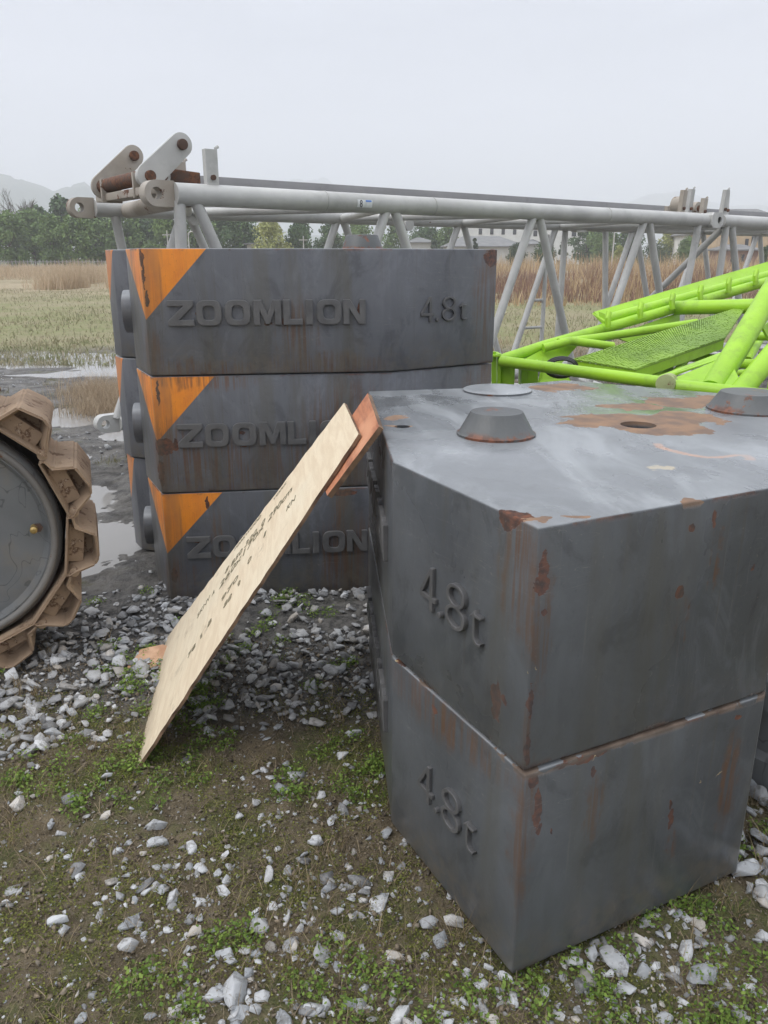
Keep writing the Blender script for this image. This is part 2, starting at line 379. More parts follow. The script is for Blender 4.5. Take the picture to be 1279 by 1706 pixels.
k = NT('puddle water'); k.col((.26, .25, .235)); k.rough(.04); k.b.inputs['IOR'].default_value = 1.33
k.b.inputs['Specular IOR Level'].default_value = .5; k.bump(k.noise(9, 3), .03, .01); m_water = k.m
for i, (x0, x1, y0, y1, z) in enumerate([(-3.9, -1.05, 3.45, 8.6, -.019), (-8.5, -1.9, 9.6, 14.0, -.016)]):
    m = MB(); m.add([(x0, y0, z), (x1, y0, z), (x1, y1, z), (x0, y1, z)], [(0, 1, 2, 3)])
    tag(m.build('water', m_water, smooth=False), kind='structure')

# ---------------------------------------------------------------- hills
def hills(name, pts, y0, depth, col1, col2):
    """pts: photo columns and ridge rows, turned into true heights at distance y0"""
    nx, ny = 260, 40
    px = np.linspace(pts[0][0], pts[-1][0], nx); py = np.interp(px, [p[0] for p in pts], [p[1] for p in pts])
    Vv = np.zeros((ny, nx, 3))
    for j in range(ny):
        t = j/(ny-1); yy = y0-depth*.5+depth*t
        prof = math.sin(math.pi*t)**.8
        for i in range(nx):
            r = at(px[i], py[i], y0)
            h = (r.z+8)*prof*(1+.10*(vnoise(np.array([i*.12+3]), np.array([j*.3]))[0]-.5)+.05*(vnoise(np.array([i*.5]), np.array([j*1.1]))[0]-.5))
            Vv[j, i] = (r.x*(yy/y0), yy, -8+h)
    ii = np.arange(ny-1)[:, None]*nx+np.arange(nx-1)[None, :]
    Fh = np.stack([ii, ii+1, ii+nx+1, ii+nx], -1).reshape(-1, 4)
    o = big_mesh(name, Vv.reshape(-1, 3), Fh, mat_simple(name+' forest', col1, col2, .02, .9, .5, .08, bdist=6), smooth=True)
    tag(o, kind='structure'); return o
hills('hills', [(-500, 340), (-300, 300), (-150, 305), (-60, 292), (5, 296), (30, 306), (60, 316), (90, 326), (115, 312), (140, 303), (165, 320), (200, 340), (260, 352), (340, 372), (520, 392), (720, 405)], 1250, 700, (.035, .055, .03), (.06, .085, .04))
hills('hills', [(200, 420), (330, 380), (420, 330), (490, 303), (540, 302), (600, 332), (700, 350), (860, 370), (960, 360), (1040, 340), (1090, 322), (1130, 318), (1180, 340), (1300, 350), (1450, 335), (1700, 380)], 2300, 900, (.035, .055, .03), (.06, .085, .04))

# ---------------------------------------------------------------- counterweight blocks
HB = .5
polyL = [(0, 0), (.989, 0), (1.494, .236), (1.25, .83), (1.0, 1.12), (.25, 1.10), (-.283, .794), (-.232, .686), (-.071, .605), (-.058, .40), (-.105, .302)]
polyR = [(0, 0), (1.008, 0), (1.50, .212), (1.252, .829), (.536, 1.262), (.219, 1.328), (-.209, .763), (-.047, .362)]
def frame2(A, B):
    A, B = Vector(A), Vector(B); d = (B-A).normalized(); return A, math.atan2(d.y, d.x)
AL, RZL = frame2((-.95, 3.27), (.03, 3.40)); AR, RZR = frame2((-.055, 2.79), (.02, 1.785))
def invloc(A, rz, p, z0):
    q = Matrix.Rotation(-rz, 2) @ (Vector((p.x, p.y))-A); return Vector((q.x, q.y, p.z-z0))
def block_mesh(poly, holes=()):
    m = MB(); m.prism(poly, .003, HB-.003)
    me = bpy.data.meshes.new('body'); me.from_pydata(m.v, [], m.f)
    bm = bmesh.new(); bm.from_mesh(me); bmesh.ops.recalc_face_normals(bm, faces=bm.faces)
    bmesh.ops.bevel(bm, geom=list(bm.edges), offset=.0048, segments=2, affect='EDGES', clamp_overlap=True, profile=.5)
    bm.to_mesh(me); bm.free()
    if holes:
        o = bpy.data.objects.new('t', me); link(o); cut = []
        for (x, y, rx, ry, dpt) in holes:
            c_ = MB(); n = 28
            c_.prism([(x+rx*math.cos(2*math.pi*k/n), y+ry*math.sin(2*math.pi*k/n)) for k in range(n)], HB-dpt, HB+.05)
            co = c_.build('c', bpy.data.materials.new('tmp'), smooth=False); cut.append(co)
            md = o.modifiers.new('b', 'BOOLEAN'); md.object = co; md.operation = 'DIFFERENCE'; md.solver = 'EXACT'
        dg = bpy.context.evaluated_depsgraph_get(); dg.update()
        me2 = bpy.data.meshes.new_from_object(o.evaluated_get(dg)); me2.name = 'body'
        for q in [o]+cut: bpy.data.objects.remove(q)
        me = me2; me.materials.clear()
    me.shade_smooth()
    try: me.set_sharp_from_angle(angle=R(50))
    except Exception: pass
    return me

# raised lettering, drawn as outlines: width .097..., height .1
def ring(w, h, t, n=40, p=3.4):
    def se(a, b):
        o = []
        for k in range(n):
            th = 2*math.pi*k/n; cx, sy = math.cos(th), math.sin(th)
            o.append((w/2+a*abs(cx)**(2/p)*(1 if cx >= 0 else -1), h/2+b*abs(sy)**(2/p)*(1 if sy >= 0 else -1)))
        return o
    return se(w/2, h/2), se(w/2-t, h/2-t*.82)
GL = {
 'Z': [(0, 0), (.104, 0), (.104, .024), (.046, .024), (.104, .080), (.104, .1), (.0, .1), (.0, .077), (.062, .077), (.0, .020)],
 'M': [(0, 0), (.026, 0), (.026, .058), (.048, .004), (.064, .004), (.086, .058), (.086, 0), (.112, 0), (.112, .1), (.078, .1), (.056, .044), (.034, .1), (0, .1)],
 'L': [(0, 0), (.078, 0), (.078, .024), (.028, .024), (.028, .1), (0, .1)],
 'I': [(0, 0), (.028, 0), (.028, .1), (0, .1)],
 'N': [(0, 0), (.025, 0), (.025, .062), (.064, 0), (.092, 0), (.092, .1), (.067, .1), (.067, .038), (.028, .1), (0, .1)],
}
WORD = [('Z', .086), ('O', .198), ('O', .312), ('M', .425), ('L', .545), ('I', .637), ('O', .681), ('N', .789)]
DEP = .015
def face_matrix(P, Q, z=0, back=.002):     # x along the face, y up, z outwards
    P, Q = Vector(P), Vector(Q); d = (Q-P).normalized(); nrm = Vector((d.y, -d.x))
    o = P-nrm*back
    return Matrix(((d.x, 0, nrm.x, o.x), (d.y, 0, nrm.y, o.y), (0, 1, 0, z), (0, 0, 0, 1)))
def letter_mesh(ch, M):
    if ch == 'O':
        a, b = ring(.101, .1, .027); n = len(a); m = MB()
        vs = [M @ Vector((x, y, zz)) for zz in (0, DEP) for lp in (a, b) for x, y in lp]
        fs = []
        for k in range(n):
            j = (k+1) % n
            fs += [(k, j, n+j, n+k), (2*n+k, 3*n+k, 3*n+j, 2*n+j), (k, 2*n+k, 2*n+j, j), (n+k, n+j, 3*n+j, 3*n+k)]
        return m.add(vs, fs)
    return MB().prism(GL[ch], 0, DEP, M)
def four_mesh(M, d=.0105):
    outer = [(.042, 0), (.055, 0), (.055, .024), (.068, .024), (.068, .036), (.055, .036), (.055, .103), (.043, .103), (.0, .038), (.0, .024), (.042, .024)]
    hole = [(.042, .036), (.042, .083), (.0115, .036)]
    bm = bmesh.new(); L = []
    for z in (0, d):
        vo = [bm.verts.new(M @ Vector((x, y, z))) for x, y in outer]; vi = [bm.verts.new(M @ Vector((x, y, z))) for x, y in hole]
        e = [bm.edges.new((a[i], a[(i+1) % len(a)])) for a in (vo, vi) for i in range(len(a))]
        bmesh.ops.triangle_fill(bm, edges=e, use_beauty=True, use_dissolve=False); L.append((vo, vi))
    for a, b in ((L[0][0], L[1][0]), (L[0][1], L[1][1])):
        for i in range(len(a)): j = (i+1) % len(a); bm.faces.new((a[i], a[j], b[j], b[i]))
    bm.verts.index_update(); m = MB(); m.add([v.co.copy() for v in bm.verts], [tuple(v.index for v in f.verts) for f in bm.faces]); bm.free(); return m
def text_mesh(body, size, extrude, bevel=0, offset=0, shear=0, space=1.0):
    cu = bpy.data.curves.new('t', 'FONT'); cu.body = body; cu.size = size; cu.extrude = extrude; cu.bevel_depth = bevel; cu.offset = offset; cu.shear = shear; cu.space_character = space
    cu.resolution_u = 4
    o = bpy.data.objects.new('t', cu); link(o); bpy.context.view_layer.update()
    dg = bpy.context.evaluated_depsgraph_get(); me = bpy.data.meshes.new_from_object(o.evaluated_get(dg))
    bpy.data.objects.remove(o); return me

def put_text(body, size, M, name, mat, parent, extrude=.005, bevel=.0, offset=0, fit=None, **kw):
    me = text_mesh(body, size, extrude, bevel, offset, **kw)
    co = np.array([v.co[:] for v in me.vertices])
    mn, mx = co.min(0), co.max(0)
    sx_ = sy_ = 1
    if fit: sx_, sy_ = fit[0]/(mx[0]-mn[0]), fit[1]/(mx[1]-mn[1])
    me.transform(M @ Matrix.Diagonal((sx_, sy_, 1, 1)) @ Matrix.Translation((-mn[0], -mn[1], -mn[2])))
    me.name = name; me.materials.clear(); me.materials.append(mat)
    o = bpy.data.objects.new(name, me); return link(o, parent)

M_let = mat_simple('worn lettering paint', (.088, .088, .090), (.125, .124, .124), 14, .45, .4, 60)
blocks_group = 'stacked steel counterweight blocks'
def make_block(kind, A, rz, z0, mat, label, off=(0, 0), drz=0, holes=(), bosses=(), side_boss=False, disc=None):
    poly = polyL if kind == 'L' else polyR
    root = empty('counterweight_block', (A.x+off[0], A.y+off[1], z0), rz+drz)
    tag(root, label, 'counterweight', blocks_group)
    me = block_mesh(poly, holes); me.materials.append(mat)
    link(bpy.data.objects.new('body', me), root)
    Mf = face_matrix(poly[0], poly[1], 0, .002)
    for ch, u in WORD:
        m = letter_mesh(ch, Mf @ Matrix.Translation((u, .2, 0)))
        m.build('raised_letter', M_let, root, smooth=False, bevel=.003, seg=2)
    M2 = face_matrix(poly[1], poly[2], 0, .001)
    four_mesh(M2 @ Matrix.Translation((.146, .2, 0))).build('raised_numeral', M_let, root, smooth=False, bevel=.0022, seg=2)
    for ch, u, wd, hh in (('.', .224, .015, .015), ('8', .256, .075, .103), ('t', .350, .042, .076)):
        put_text(ch, .14, M2 @ Matrix.Translation((u, .2, 0)), 'raised_numeral' if ch != 't' else 'raised_letter', M_let, root, extrude=.0048, bevel=.0015, fit=(wd, hh), offset=-.0042)
    for (x, y, rb, rt, h) in bosses:
        m = MB(); n = 40
        prof = [(rb+.006, -.004), (rb+.006, .006), (rb, .009), (rt+.004, h-.006), (rt, h), (rt*.5, h+.0015)]
        vs = []; fs = []
        for (r_, z_) in prof:
            for k_ in range(n): vs.append((x+r_*math.cos(2*math.pi*k_/n), y+r_*math.sin(2*math.pi*k_/n), HB-.003+z_))
        for a in range(len(prof)-1):
            for k_ in range(n): fs.append((a*n+k_, a*n+(k_+1) % n, (a+1)*n+(k_+1) % n, (a+1)*n+k_))
        fs.append(tuple((len(prof)-1)*n+k_ for k_ in range(n)))
        m.add(vs, fs).build('stacking_cone', M_cone, root)
    if disc:
        n = 44; dm = MB(); vs = []; pr = [(.121, -.002), (.120, .006), (.115, .0085), (.05, .009)]
        for (r_, z_) in pr:
            for k_ in range(n): vs.append((disc[0]+r_*math.cos(2*math.pi*k_/n), disc[1]+r_*math.sin(2*math.pi*k_/n), HB-.003+z_))
        fs = [(a*n+k_, a*n+(k_+1) % n, (a+1)*n+(k_+1) % n, (a+1)*n+k_) for a in range(3) for k_ in range(n)]+[tuple(3*n+k_ for k_ in range(n))]
        dm.add(vs, fs).build('cover_disc', mat, root)
    if side_boss:
        m = MB(); m.tube((-.06, .385, .235), (-.145, .385, .235), .092, n=40); m.build('side_boss', mat, root, bevel=.006)
    return root
k = NT('cone paint'); c = k.mix(k.step(k.noise(6), .3, .7), (.075, .08, .082), (.10, .105, .105))
g_ = k.n('ShaderNodeNewGeometry'); sp = k.n('ShaderNodeSeparateXYZ'); k.l(k.obj, sp.inputs[0])
rr_ = k.math('MAXIMUM', k.math('MULTIPLY', k.step(sp.outputs[2], .520, .505), k.step(k.noise(14, 6, .7), .45, .52)), k.step(k.noise(13, 6, .7), .60, .63))
c = k.mix(rr_, c, k.mix(k.step(k.noise(60), .4, .6), (.19, .07, .035), (.09, .04, .025))); k.col(c); k.rough(.45); k.bump(k.noise(40, 6), .3, .004); M_cone = k.m

GREYL, GREYL2 = (.090, .095, .108), (.128, .134, .148)
GREYR, GREYR2 = (.068, .074, .081), (.108, .115, .123)
ORG = [(0, 0, .262, .335, .225), (-.283, .794, .13, .13, .25)]
def onL(px, py, z0, yl=None): # photo point on the lettered face of the left stack -> local
    P, Q = Vector((-.95, 3.27)), Vector((.03, 3.40)); return onface(P, Q, px, py, AL, RZL, z0)
def onface(P, Q, px, py, A, rz, z0):
    d = (Q-P).normalized(); n = Vector((d.y, -d.x)); r = ray(px, py); t = P.dot(n)/(Vector((r.x, r.y)).dot(n))
    return invloc(A, rz, Vector((r.x*t, r.y*t, H+r.z*t)), z0)
PB, PC, PD = Vector((.02, 1.785)), Vector((.268, 1.31)), Vector((.865, 1.605))
def rs(px, py, z0): return onface(PB, PC, px, py, AR, RZR, z0)
def rf(px, py, z0): return onface(PC, PD, px, py, AR, RZR, z0)
def rt(px, py): return invloc(AR, RZR, atz(px, py, 1.02), .52)
mL3 = mat_block('block paint top left', GREYL, GREYL2,
    rust=[(onL(600, 528, 1.0), (.009, .05, .022)), (onL(598, 512, 1.0), (.006, .05, .02)), (onL(447, 539, 1.0), (.014, .05, .007)), (onL(475, 536, 1.0), (.012, .05, .012)), (onL(245, 498, 1.0), (.006, .02, .03)), (onL(330, 522, 1.0), (.008, .03, .008)),
          ((1.47, .22, .46), (.04, .03, .03)), (onL(233, 430, 1.0), (.010, .02, .03)), (onL(238, 455, 1.0), (.004, .02, .05))],
    streaks=[((.0, 0, .08), (.06, .06, .1)), ((.7, 0, .03), (.25, .05, .05)), ((.2, 0, .02), (.25, .05, .04)), ((.6, 0, .15), (.08, .05, .14)), ((1.45, .22, .3), (.07, .07, .3))], orange=ORG, dust=.8, gloss=.42)
mL2 = mat_block('block paint middle left', tuple(x*1.15 for x in GREYL), GREYL2,
    rust=[(onL(272, 745, .5), (.035, .06, .03)), (onL(292, 742, .5), (.010, .04, .022)), (onL(268, 790, .5), (.012, .05, .05)), (onL(262, 655, .5), (.006, .05, .04)), (onL(405, 742, .5), (.012, .03, .007)), (onL(402, 722, .5), (.010, .03, .008)), (onL(440, 726, .5), (.006, .03, .006))],
    streaks=[((.04, 0, .15), (.10, .1, .16)), ((.14, 0, .1), (.06, .05, .12)), ((.4, 0, .1), (.3, .05, .13)), ((.8, 0, .2), (.2, .05, .25)), ((.2, 0, .48), (.2, .05, .04)), ((1.45, .22, .42), (.1, .1, .1))], orange=ORG, amount=.008, dust=.9, gloss=.45)
mL1 = mat_block('block paint bottom left', GREYL, tuple(x*.9 for x in GREYL),
    rust=[(onL(344, 838, 0), (.006, .03, .025)), (onL(330, 903, 0), (.014, .03, .006)), (onL(290, 960, 0), (.012, .04, .03)), (onL(570, 822, 0), (.05, .03, .012))],
    streaks=[((.03, 0, .1), (.08, .08, .1)), ((.22, 0, .2), (.03, .05, .2)), (onL(566, 860, 0), (.035, .05, .12)), ((.85, 0, .15), (.2, .05, .2))], orange=ORG, dust=1.0, gloss=.42)
Rtop_bare = [(rt(1040, 700), (.10, .20, .06)), (rt(1100, 712), (.10, .12, .06)), (rt(1000, 693), (.05, .12, .06)), (rt(1140, 695), (.12, .10, .06)), (rt(1130, 668), (.10, .12, .06)), (rt(1180, 662), (.10, .08, .06)),
             (rt(660, 694), (.035, .035, .06)), (rt(668, 708), (.022, .03, .06)), (rt(930, 644), (.08, .12, .06)), (rt(940, 862), (.018, .085, .014)), (rt(1155, 833), (.016, .02, .02)), (rt(1060, 676), (.05, .10, .06))]
_cv = [(1095, 738), (1100, 743), (1112, 747), (1128, 751), (1145, 755), (1163, 758), (1180, 760), (1197, 760), (1213, 758), (1229, 756), (1242, 757), (1250, 761), (1249, 766)]
TRAIL = []
for _i in range(len(_cv)-1):
    for _t in (0, .5): TRAIL.append((rt(_cv[_i][0]*(1-_t)+_cv[_i+1][0]*_t, _cv[_i][1]*(1-_t)+_cv[_i+1][1]*_t), (.009, .013, .02)))
mR2 = mat_block('block paint upper right', GREYR, GREYR2,
    rust=[(rs(828, 1168, .52), (.011, .011, .038)), (rs(841, 1168, .52), (.007, .008, .008)), (rs(822, 1190, .52), (.006, .006, .012)), (rs(846, 862, .52), (.024, .024, .022)), (rt(868, 858), (.02, .02, .012)), (rs(826, 1160, .52), (.014, .014, .022)),
          (rf(905, 950, .52), (.009, .009, .036)), (rf(903, 975, .52), (.013, .013, .016)), (rf(1131, 985, .52), (.010, .010, .014)), (rf(1189, 868, .52), (.006, .006, .018)), (rf(1150, 880, .52), (.007, .007, .008)), (rf(1253, 945, .52), (.005, .005, .008)), (rf(906, 1020, .52), (.005, .005, .007)), (rf(884, 1170, .52), (.005, .006, .03)), (rf(878, 1250, .52), (.006, .006, .03))],
    streaks=[((1.5, .21, .07), (.02, .02, .07)), ((1.49, .20, .33), (.02, .02, .10)), (rf(1131, 1040, .52), (.02, .02, .06)), (rf(1190, 930, .52), (.012, .012, .07)), (rf(905, 1060, .52), (.02, .02, .12)), ((1.45, .19, .4), (.05, .05, .12))],
    bare=Rtop_bare, trail=TRAIL, yellow=[(rt(1106, 777), (.02, .03, .02)), (rf(884, 1120, .52), (.003, .003, .02))], amount=-.01, dust=.2, gloss=.27)
mR1 = mat_block('block paint lower right', GREYR, tuple(x*.97 for x in GREYR2),
    rust=[(rf(1113, 1340, .02), (.005, .005, .014)), (rf(1115, 1362, .02), (.008, .008, .020)), (rf(985, 1285, .02), (.006, .006, .010)), (rf(893, 1345, .02), (.008, .008, .04)), (rf(897, 1378, .02), (.006, .006, .010)), (rf(885, 1300, .02), (.01, .01, .014)), (rf(1226, 1195, .02), (.010, .010, .006)), (rf(915, 1385, .02), (.003, .003, .006)), (rs(722, 1180, .02), (.01, .01, .008)), (rs(665, 1100, .02), (.03, .02, .008)), (rs(845, 1635, .02), (.01, .01, .006)), (rf(970, 1262, .02), (.05, .05, .007))],
    streaks=[((1.5, .21, .35), (.03, .03, .2)), (rf(1117, 1400, .02), (.012, .012, .05)), (rf(1210, 1300, .02), (.03, .03, .12)), (rf(985, 1350, .02), (.02, .02, .08)), ((1.2, .08, .45), (.3, .15, .05))],
    bare=[((1.50-.0225*i, .212+.056*i, .5), (.045, .045, .020)) for i in range(12)]+[((1.48-.052*i, .20-.0225*i, .5), (.04, .026, .012)) for i in range(10)], bare_c=((.17, .125, .095), (.085, .06, .045)),
    yellow=[(rf(1195, 1290, .02), (.018, .018, .003)), (rf(1165, 1303, .02), (.006, .006, .003)), (rs(658, 1090, .02), (.004, .005, .012)), (rf(985, 1258, .02), (.010, .01, .002))], amount=.0, dust=1.0, gloss=.33)
make_block('L', AL, RZL, 0.0, mL1, 'bottom counterweight of the far left stack, its ZOOMLION lettering half hidden by the leaning board', side_boss=True, off=(.0, .01), drz=R(-.2))
make_block('L', AL, RZL, .5, mL2, 'middle counterweight of the far left stack, rust stained below its orange corner', side_boss=True, off=(.0, .004), drz=R(.3))
make_block('L', AL, RZL, 1.0, mL3, 'top counterweight of the far left stack with ZOOMLION and 4.8t fully visible', bosses=[(.95, .75, .10, .075, .07)], side_boss=True)
make_block('R', AR, RZR, .02, mR1, 'lower dark grey counterweight of the near right stack, resting on the stones', off=(-.003, -.005), drz=R(.2))
c1 = rt(826, 722); c2 = invloc(AR, RZR, Vector((1.14, 2.44, 1.02)), .52); c3 = rt(828, 650); h1 = rt(1063, 706); h2 = rt(670, 709)
make_block('R', AR, RZR, .52, mR2, 'upper counterweight of the near right stack with cones and a hole on its scuffed top',
           holes=[(h1.x, h1.y, .049, .049, .22), (h2.x, h2.y, .020, .022, .1)],
           bosses=[(c1.x, c1.y, .098, .068, .062), (c2.x-.0, c2.y-.02, .115, .085, .055)], disc=(c3.x, c3.y))
# the ground pads the right stack stands on: packed stone fills in below

# ---------------------------------------------------------------- leaning boards
k = NT('plywood'); g1 = k.noise(3, 6, .6, vec=k.map((14, 1.4, 14)), dist=.8)
c = k.mix(k.step(g1, .35, .65), (.76, .65, .48), (.68, .56, .40)); c = k.mix(k.math('MULTIPLY', k.step(k.noise(2.4, 4), .45, .75), .5), c, (.74, .69, .54))
c = k.mix(k.math('MULTIPLY', k.step(k.noise(7, 7, .7), .60, .7), .6), c, (.40, .32, .22)); sz = k.n('ShaderNodeSeparateXYZ'); k.l(k.obj, sz.inputs[0]); c = k.mix(k.math('MULTIPLY', k.step(k.math('ADD', sz.outputs[2], k.math('MULTIPLY', k.noise(8, 5), .12)), .16, .03), .6), c, (.30, .25, .18)); k.col(c); k.rough(.8); k.bump(g1, .35, .004); m_ply = k.m
k = NT('red faced wood'); g1 = k.noise(3, 6, .6, vec=k.map((14, 1.4, 14)))
c = k.mix(k.step(g1, .4, .65), (.50, .20, .10), (.34, .13, .07)); c = k.mix(k.step(k.noise(5, 6), .5, .7), c, (.62, .30, .17)); k.col(c); k.rough(.7); k.bump(g1, .2, .003); m_redwood = k.m
m_woodedge = mat_simple('dark wood edge', (.24, .15, .09), (.10, .06, .04), 20, .85, .5, 60)
m_ink = mat_simple('faded stamp ink', (.12, .12, .08), (.34, .29, .19), 60, .9, 0)
bl = Vector((-.872, 2.87, .012)); br = Vector((-.742, 2.046, .004)); tl = Vector(at(573, 671, 2.47)); tr = Vector(at(597, 723, 2.00))
def board(name, c4, th, mat, edge, label, jag=.007, seed=1, split=34):
    """thick board from corners bl, br, tr, tl with slightly torn long edges"""
    rnd = random.Random(seed); bl_, br_, tr_, tl_ = c4
    nrm = (br_-bl_).cross(tl_-bl_).normalized()      # upper face
    if nrm.z < 0: nrm = -nrm
    L = []; Rr = []
    for i in range(split+1):
        t = i/split; a = bl_.lerp(tl_, t); b = br_.lerp(tr_, t); d = (b-a).normalized()
        j1 = rnd.uniform(-jag, jag)*(0 if i in (0, split) else 1); j2 = rnd.uniform(-jag, jag)*(0 if i in (0, split) else 1)
        sag = nrm*0; L.append(a+d*j1+sag); Rr.append(b+d*j2+sag)
    vs = []; fs = []; mi = []
    for i in range(split+1): vs += [L[i], Rr[i], L[i]-nrm*th, Rr[i]-nrm*th]
    for i in range(split):
        a = 4*i; b = a+4
        fs += [(a, a+1, b+1, b), (a+2, b+2, b+3, a+3), (a, b, b+2, a+2), (a+1, a+3, b+3, b+1)]; mi += [0, 0, 1, 1]
    fs += [(0, 2, 3, 1), (4*split, 4*split+1, 4*split+3, 4*split+2)]; mi += [1, 1]
    me = bpy.data.meshes.new(name); me.from_pydata([tuple(v) for v in vs], [], fs); me.materials.append(mat); me.materials.append(edge)
    for p, q in zip(me.polygons, mi): p.material_index = q
    return me, nrm
nb = (br-bl).cross(tl-bl).normalized()
if nb.z < 0: nb = -nb
def on_plane(px, py):
    r = ray(px, py); o_ = Vector((0, 0, H)); t = (bl-o_).dot(nb)/r.dot(nb); return o_+r*t
tr = on_plane(597, 723)
root = empty('plywood_board', bl)
me, nb = board('panel', [bl, br, tr, tl], .010, m_ply, m_woodedge, '')
o = link(bpy.data.objects.new('panel', me)); o.parent = root; o.matrix_parent_inverse = Matrix.Translation(-bl)
tag(root, 'pale plywood board stamped with faded numbers, leaning on the near right stack', 'board')
# stamped writing
ex = (tl-bl).normalized(); wv = (br-bl); ey = -(wv-ex*wv.dot(ex)).normalized(); ez = ex.cross(ey).normalized()
if ez.dot(nb) < 0: ez = -ez
def on_board(px, py):
    n = nb; r = ray(px, py); o_ = Vector((0, 0, H)); t = (bl-o_).dot(n)/r.dot(n); return o_+r*t
def stamp(body, p0, p1, h, gap=.0):
    a, b = on_board(*p0), on_board(*p1); x = (b-a).normalized(); z = nb; y = z.cross(x).normalized()
    mid = ((a-bl).dot(ex))/((tl-bl).length); sagv = nb*.0008
    M = Matrix(((x.x, y.x, z.x, a.x), (x.y, y.y, z.y, a.y), (x.z, y.z, z.z, a.z), (0, 0, 0, 1)))
    q = put_text(body, .05, Matrix.Translation(sagv-bl-y*h*.5) @ M, 'stamped_writing', m_ink, root, extrude=.0003, fit=((b-a).length, h))
for tx_, p_, q_, h_ in (('YORKWOOD', (390, 917), (435, 859), .020), ('YORK', (455, 834), (478, 803), .018), ('8', (376, 952), (381, 946), .034), ('B50', (386, 940), (404, 916), .034), ('320', (409, 908), (428, 884), .034), ('0', (436, 874), (442, 866), .034),
                       ('5KNV', (329, 1027), (350, 994), .036), ('A', (354, 990), (358, 984), .034), ('260x170x', (367, 976), (440, 874), .042), ('290cm', (448, 864), (487, 813), .042),
                       ('970', (369, 1000), (397, 960), .034), ('0', (413, 937), (419, 929), .034), ('KN', (478, 848), (492, 829), .030), ('1', (440, 892), (443, 888), .03),
                       ('78', (313, 1094), (326, 1074), .032), ('1', (334, 1062), (337, 1057), .032), ('B', (347, 1041), (353, 1032), .034), ('88', (373, 1010), (386, 992), .034), ('9', (396, 976), (401, 968), .034)):
    stamp(tx_, p_, q_, h_)
# second board under it
off = -nb*.013
tl2 = on_plane(606, 651)+off; tr2 = on_plane(624, 706)+off
bl2 = on_plane(520, 775)+off; br2 = on_plane(538, 822)+off
root2 = empty('red_board', bl2)
me, nb2 = board('panel', [bl2, br2, tr2, tl2], .014, m_redwood, m_woodedge, '', seed=4, jag=.0015, split=12)
o = link(bpy.data.objects.new('panel', me)); o.parent = root2; o.matrix_parent_inverse = Matrix.Translation(-bl2)
tag(root2, 'orange red faced wooden board tucked beneath the pale plywood', 'board')
# scrap of wood
m = MB(); sc0 = Vector((-.90, 2.70, gz(-.9, 2.7)))
poly = [(-.055, -.055), (-.01, -.066), (.05, -.062), (.10, -.05), (.11, .05), (.05, .075), (.0, .058), (-.03, .045), (-.035, .01)]
m.prism(poly, .008, .018, Matrix.Translation(sc0) @ Matrix.Rotation(R(14), 4, 'X'))
m_scrap = mat_simple('raw chipped wood', (.62, .40, .26), (.44, .25, .15), 22, .85, .6, 50)
tag(m.build('wood_scrap', m_scrap, smooth=False, bevel=.004), 'torn orange brown wood scrap on the gravel by the plywood foot', 'wood scrap')

# ---------------------------------------------------------------- grey lattice boom
D = Vector((.7855, .6189, 0)).normalized(); N = Vector((-D.y, D.x, 0)); P0 = Vector((-1.27, 4.465, 0)); ZT, WB = 1.785, 1.55; CR = .058
def bp(t, w_, z): return P0+D*t+N*w_+Vector((0, 0, z))
def lug(m, c, dirv, r=.066, th=.08):
    """eye end: flat rounded plate with a hole, axis along N"""
    n = 24; prof = []
    for k_ in range(n+1):
        a = math.pi/2+math.pi*k_/n; prof.append((r*math.cos(a), r*math.sin(a)))
    prof += [(r*1.5, -r), (r*1.9, -r*.62), (r*1.9, r*.62), (r*1.5, r)]
    hole = [(r*.48*math.cos(2*math.pi*k_/n), r*.48*math.sin(2*math.pi*k_/n)) for k_ in range(n)]
    # plate with hole through bridging
    bm = bmesh.new(); s = 1 if dirv > 0 else -1
    def P(x, z, y): return c+D*(x*s)+Vector((0, 0, z))+N*y
    lo = []
    for y in (-th/2, th/2):
        vo = [bm.verts.new(P(x, z, y)) for x, z in prof]; vi = [bm.verts.new(P(x, z, y)) for x, z in hole]
        eo = [bm.edges.new((vo[i], vo[(i+1) % len(vo)])) for i in range(len(vo))]; ei = [bm.edges.new((vi[i], vi[(i+1) % n])) for i in range(n)]
        bmesh.ops.triangle_fill(bm, edges=eo+ei, use_beauty=True, use_dissolve=False); lo.append((vo, vi))
    for a, b in ((lo[0][0], lo[1][0]), (lo[0][1], lo[1][1])):
        for i in range(len(a)): bm.faces.new((a[i], a[(i+1) % len(a)], b[(i+1) % len(a)], b[i]))
    bmesh.ops.recalc_face_normals(bm, faces=bm.faces)
    me = bpy.data.meshes.new('end_lug'); bm.to_mesh(me); bm.free(); return me
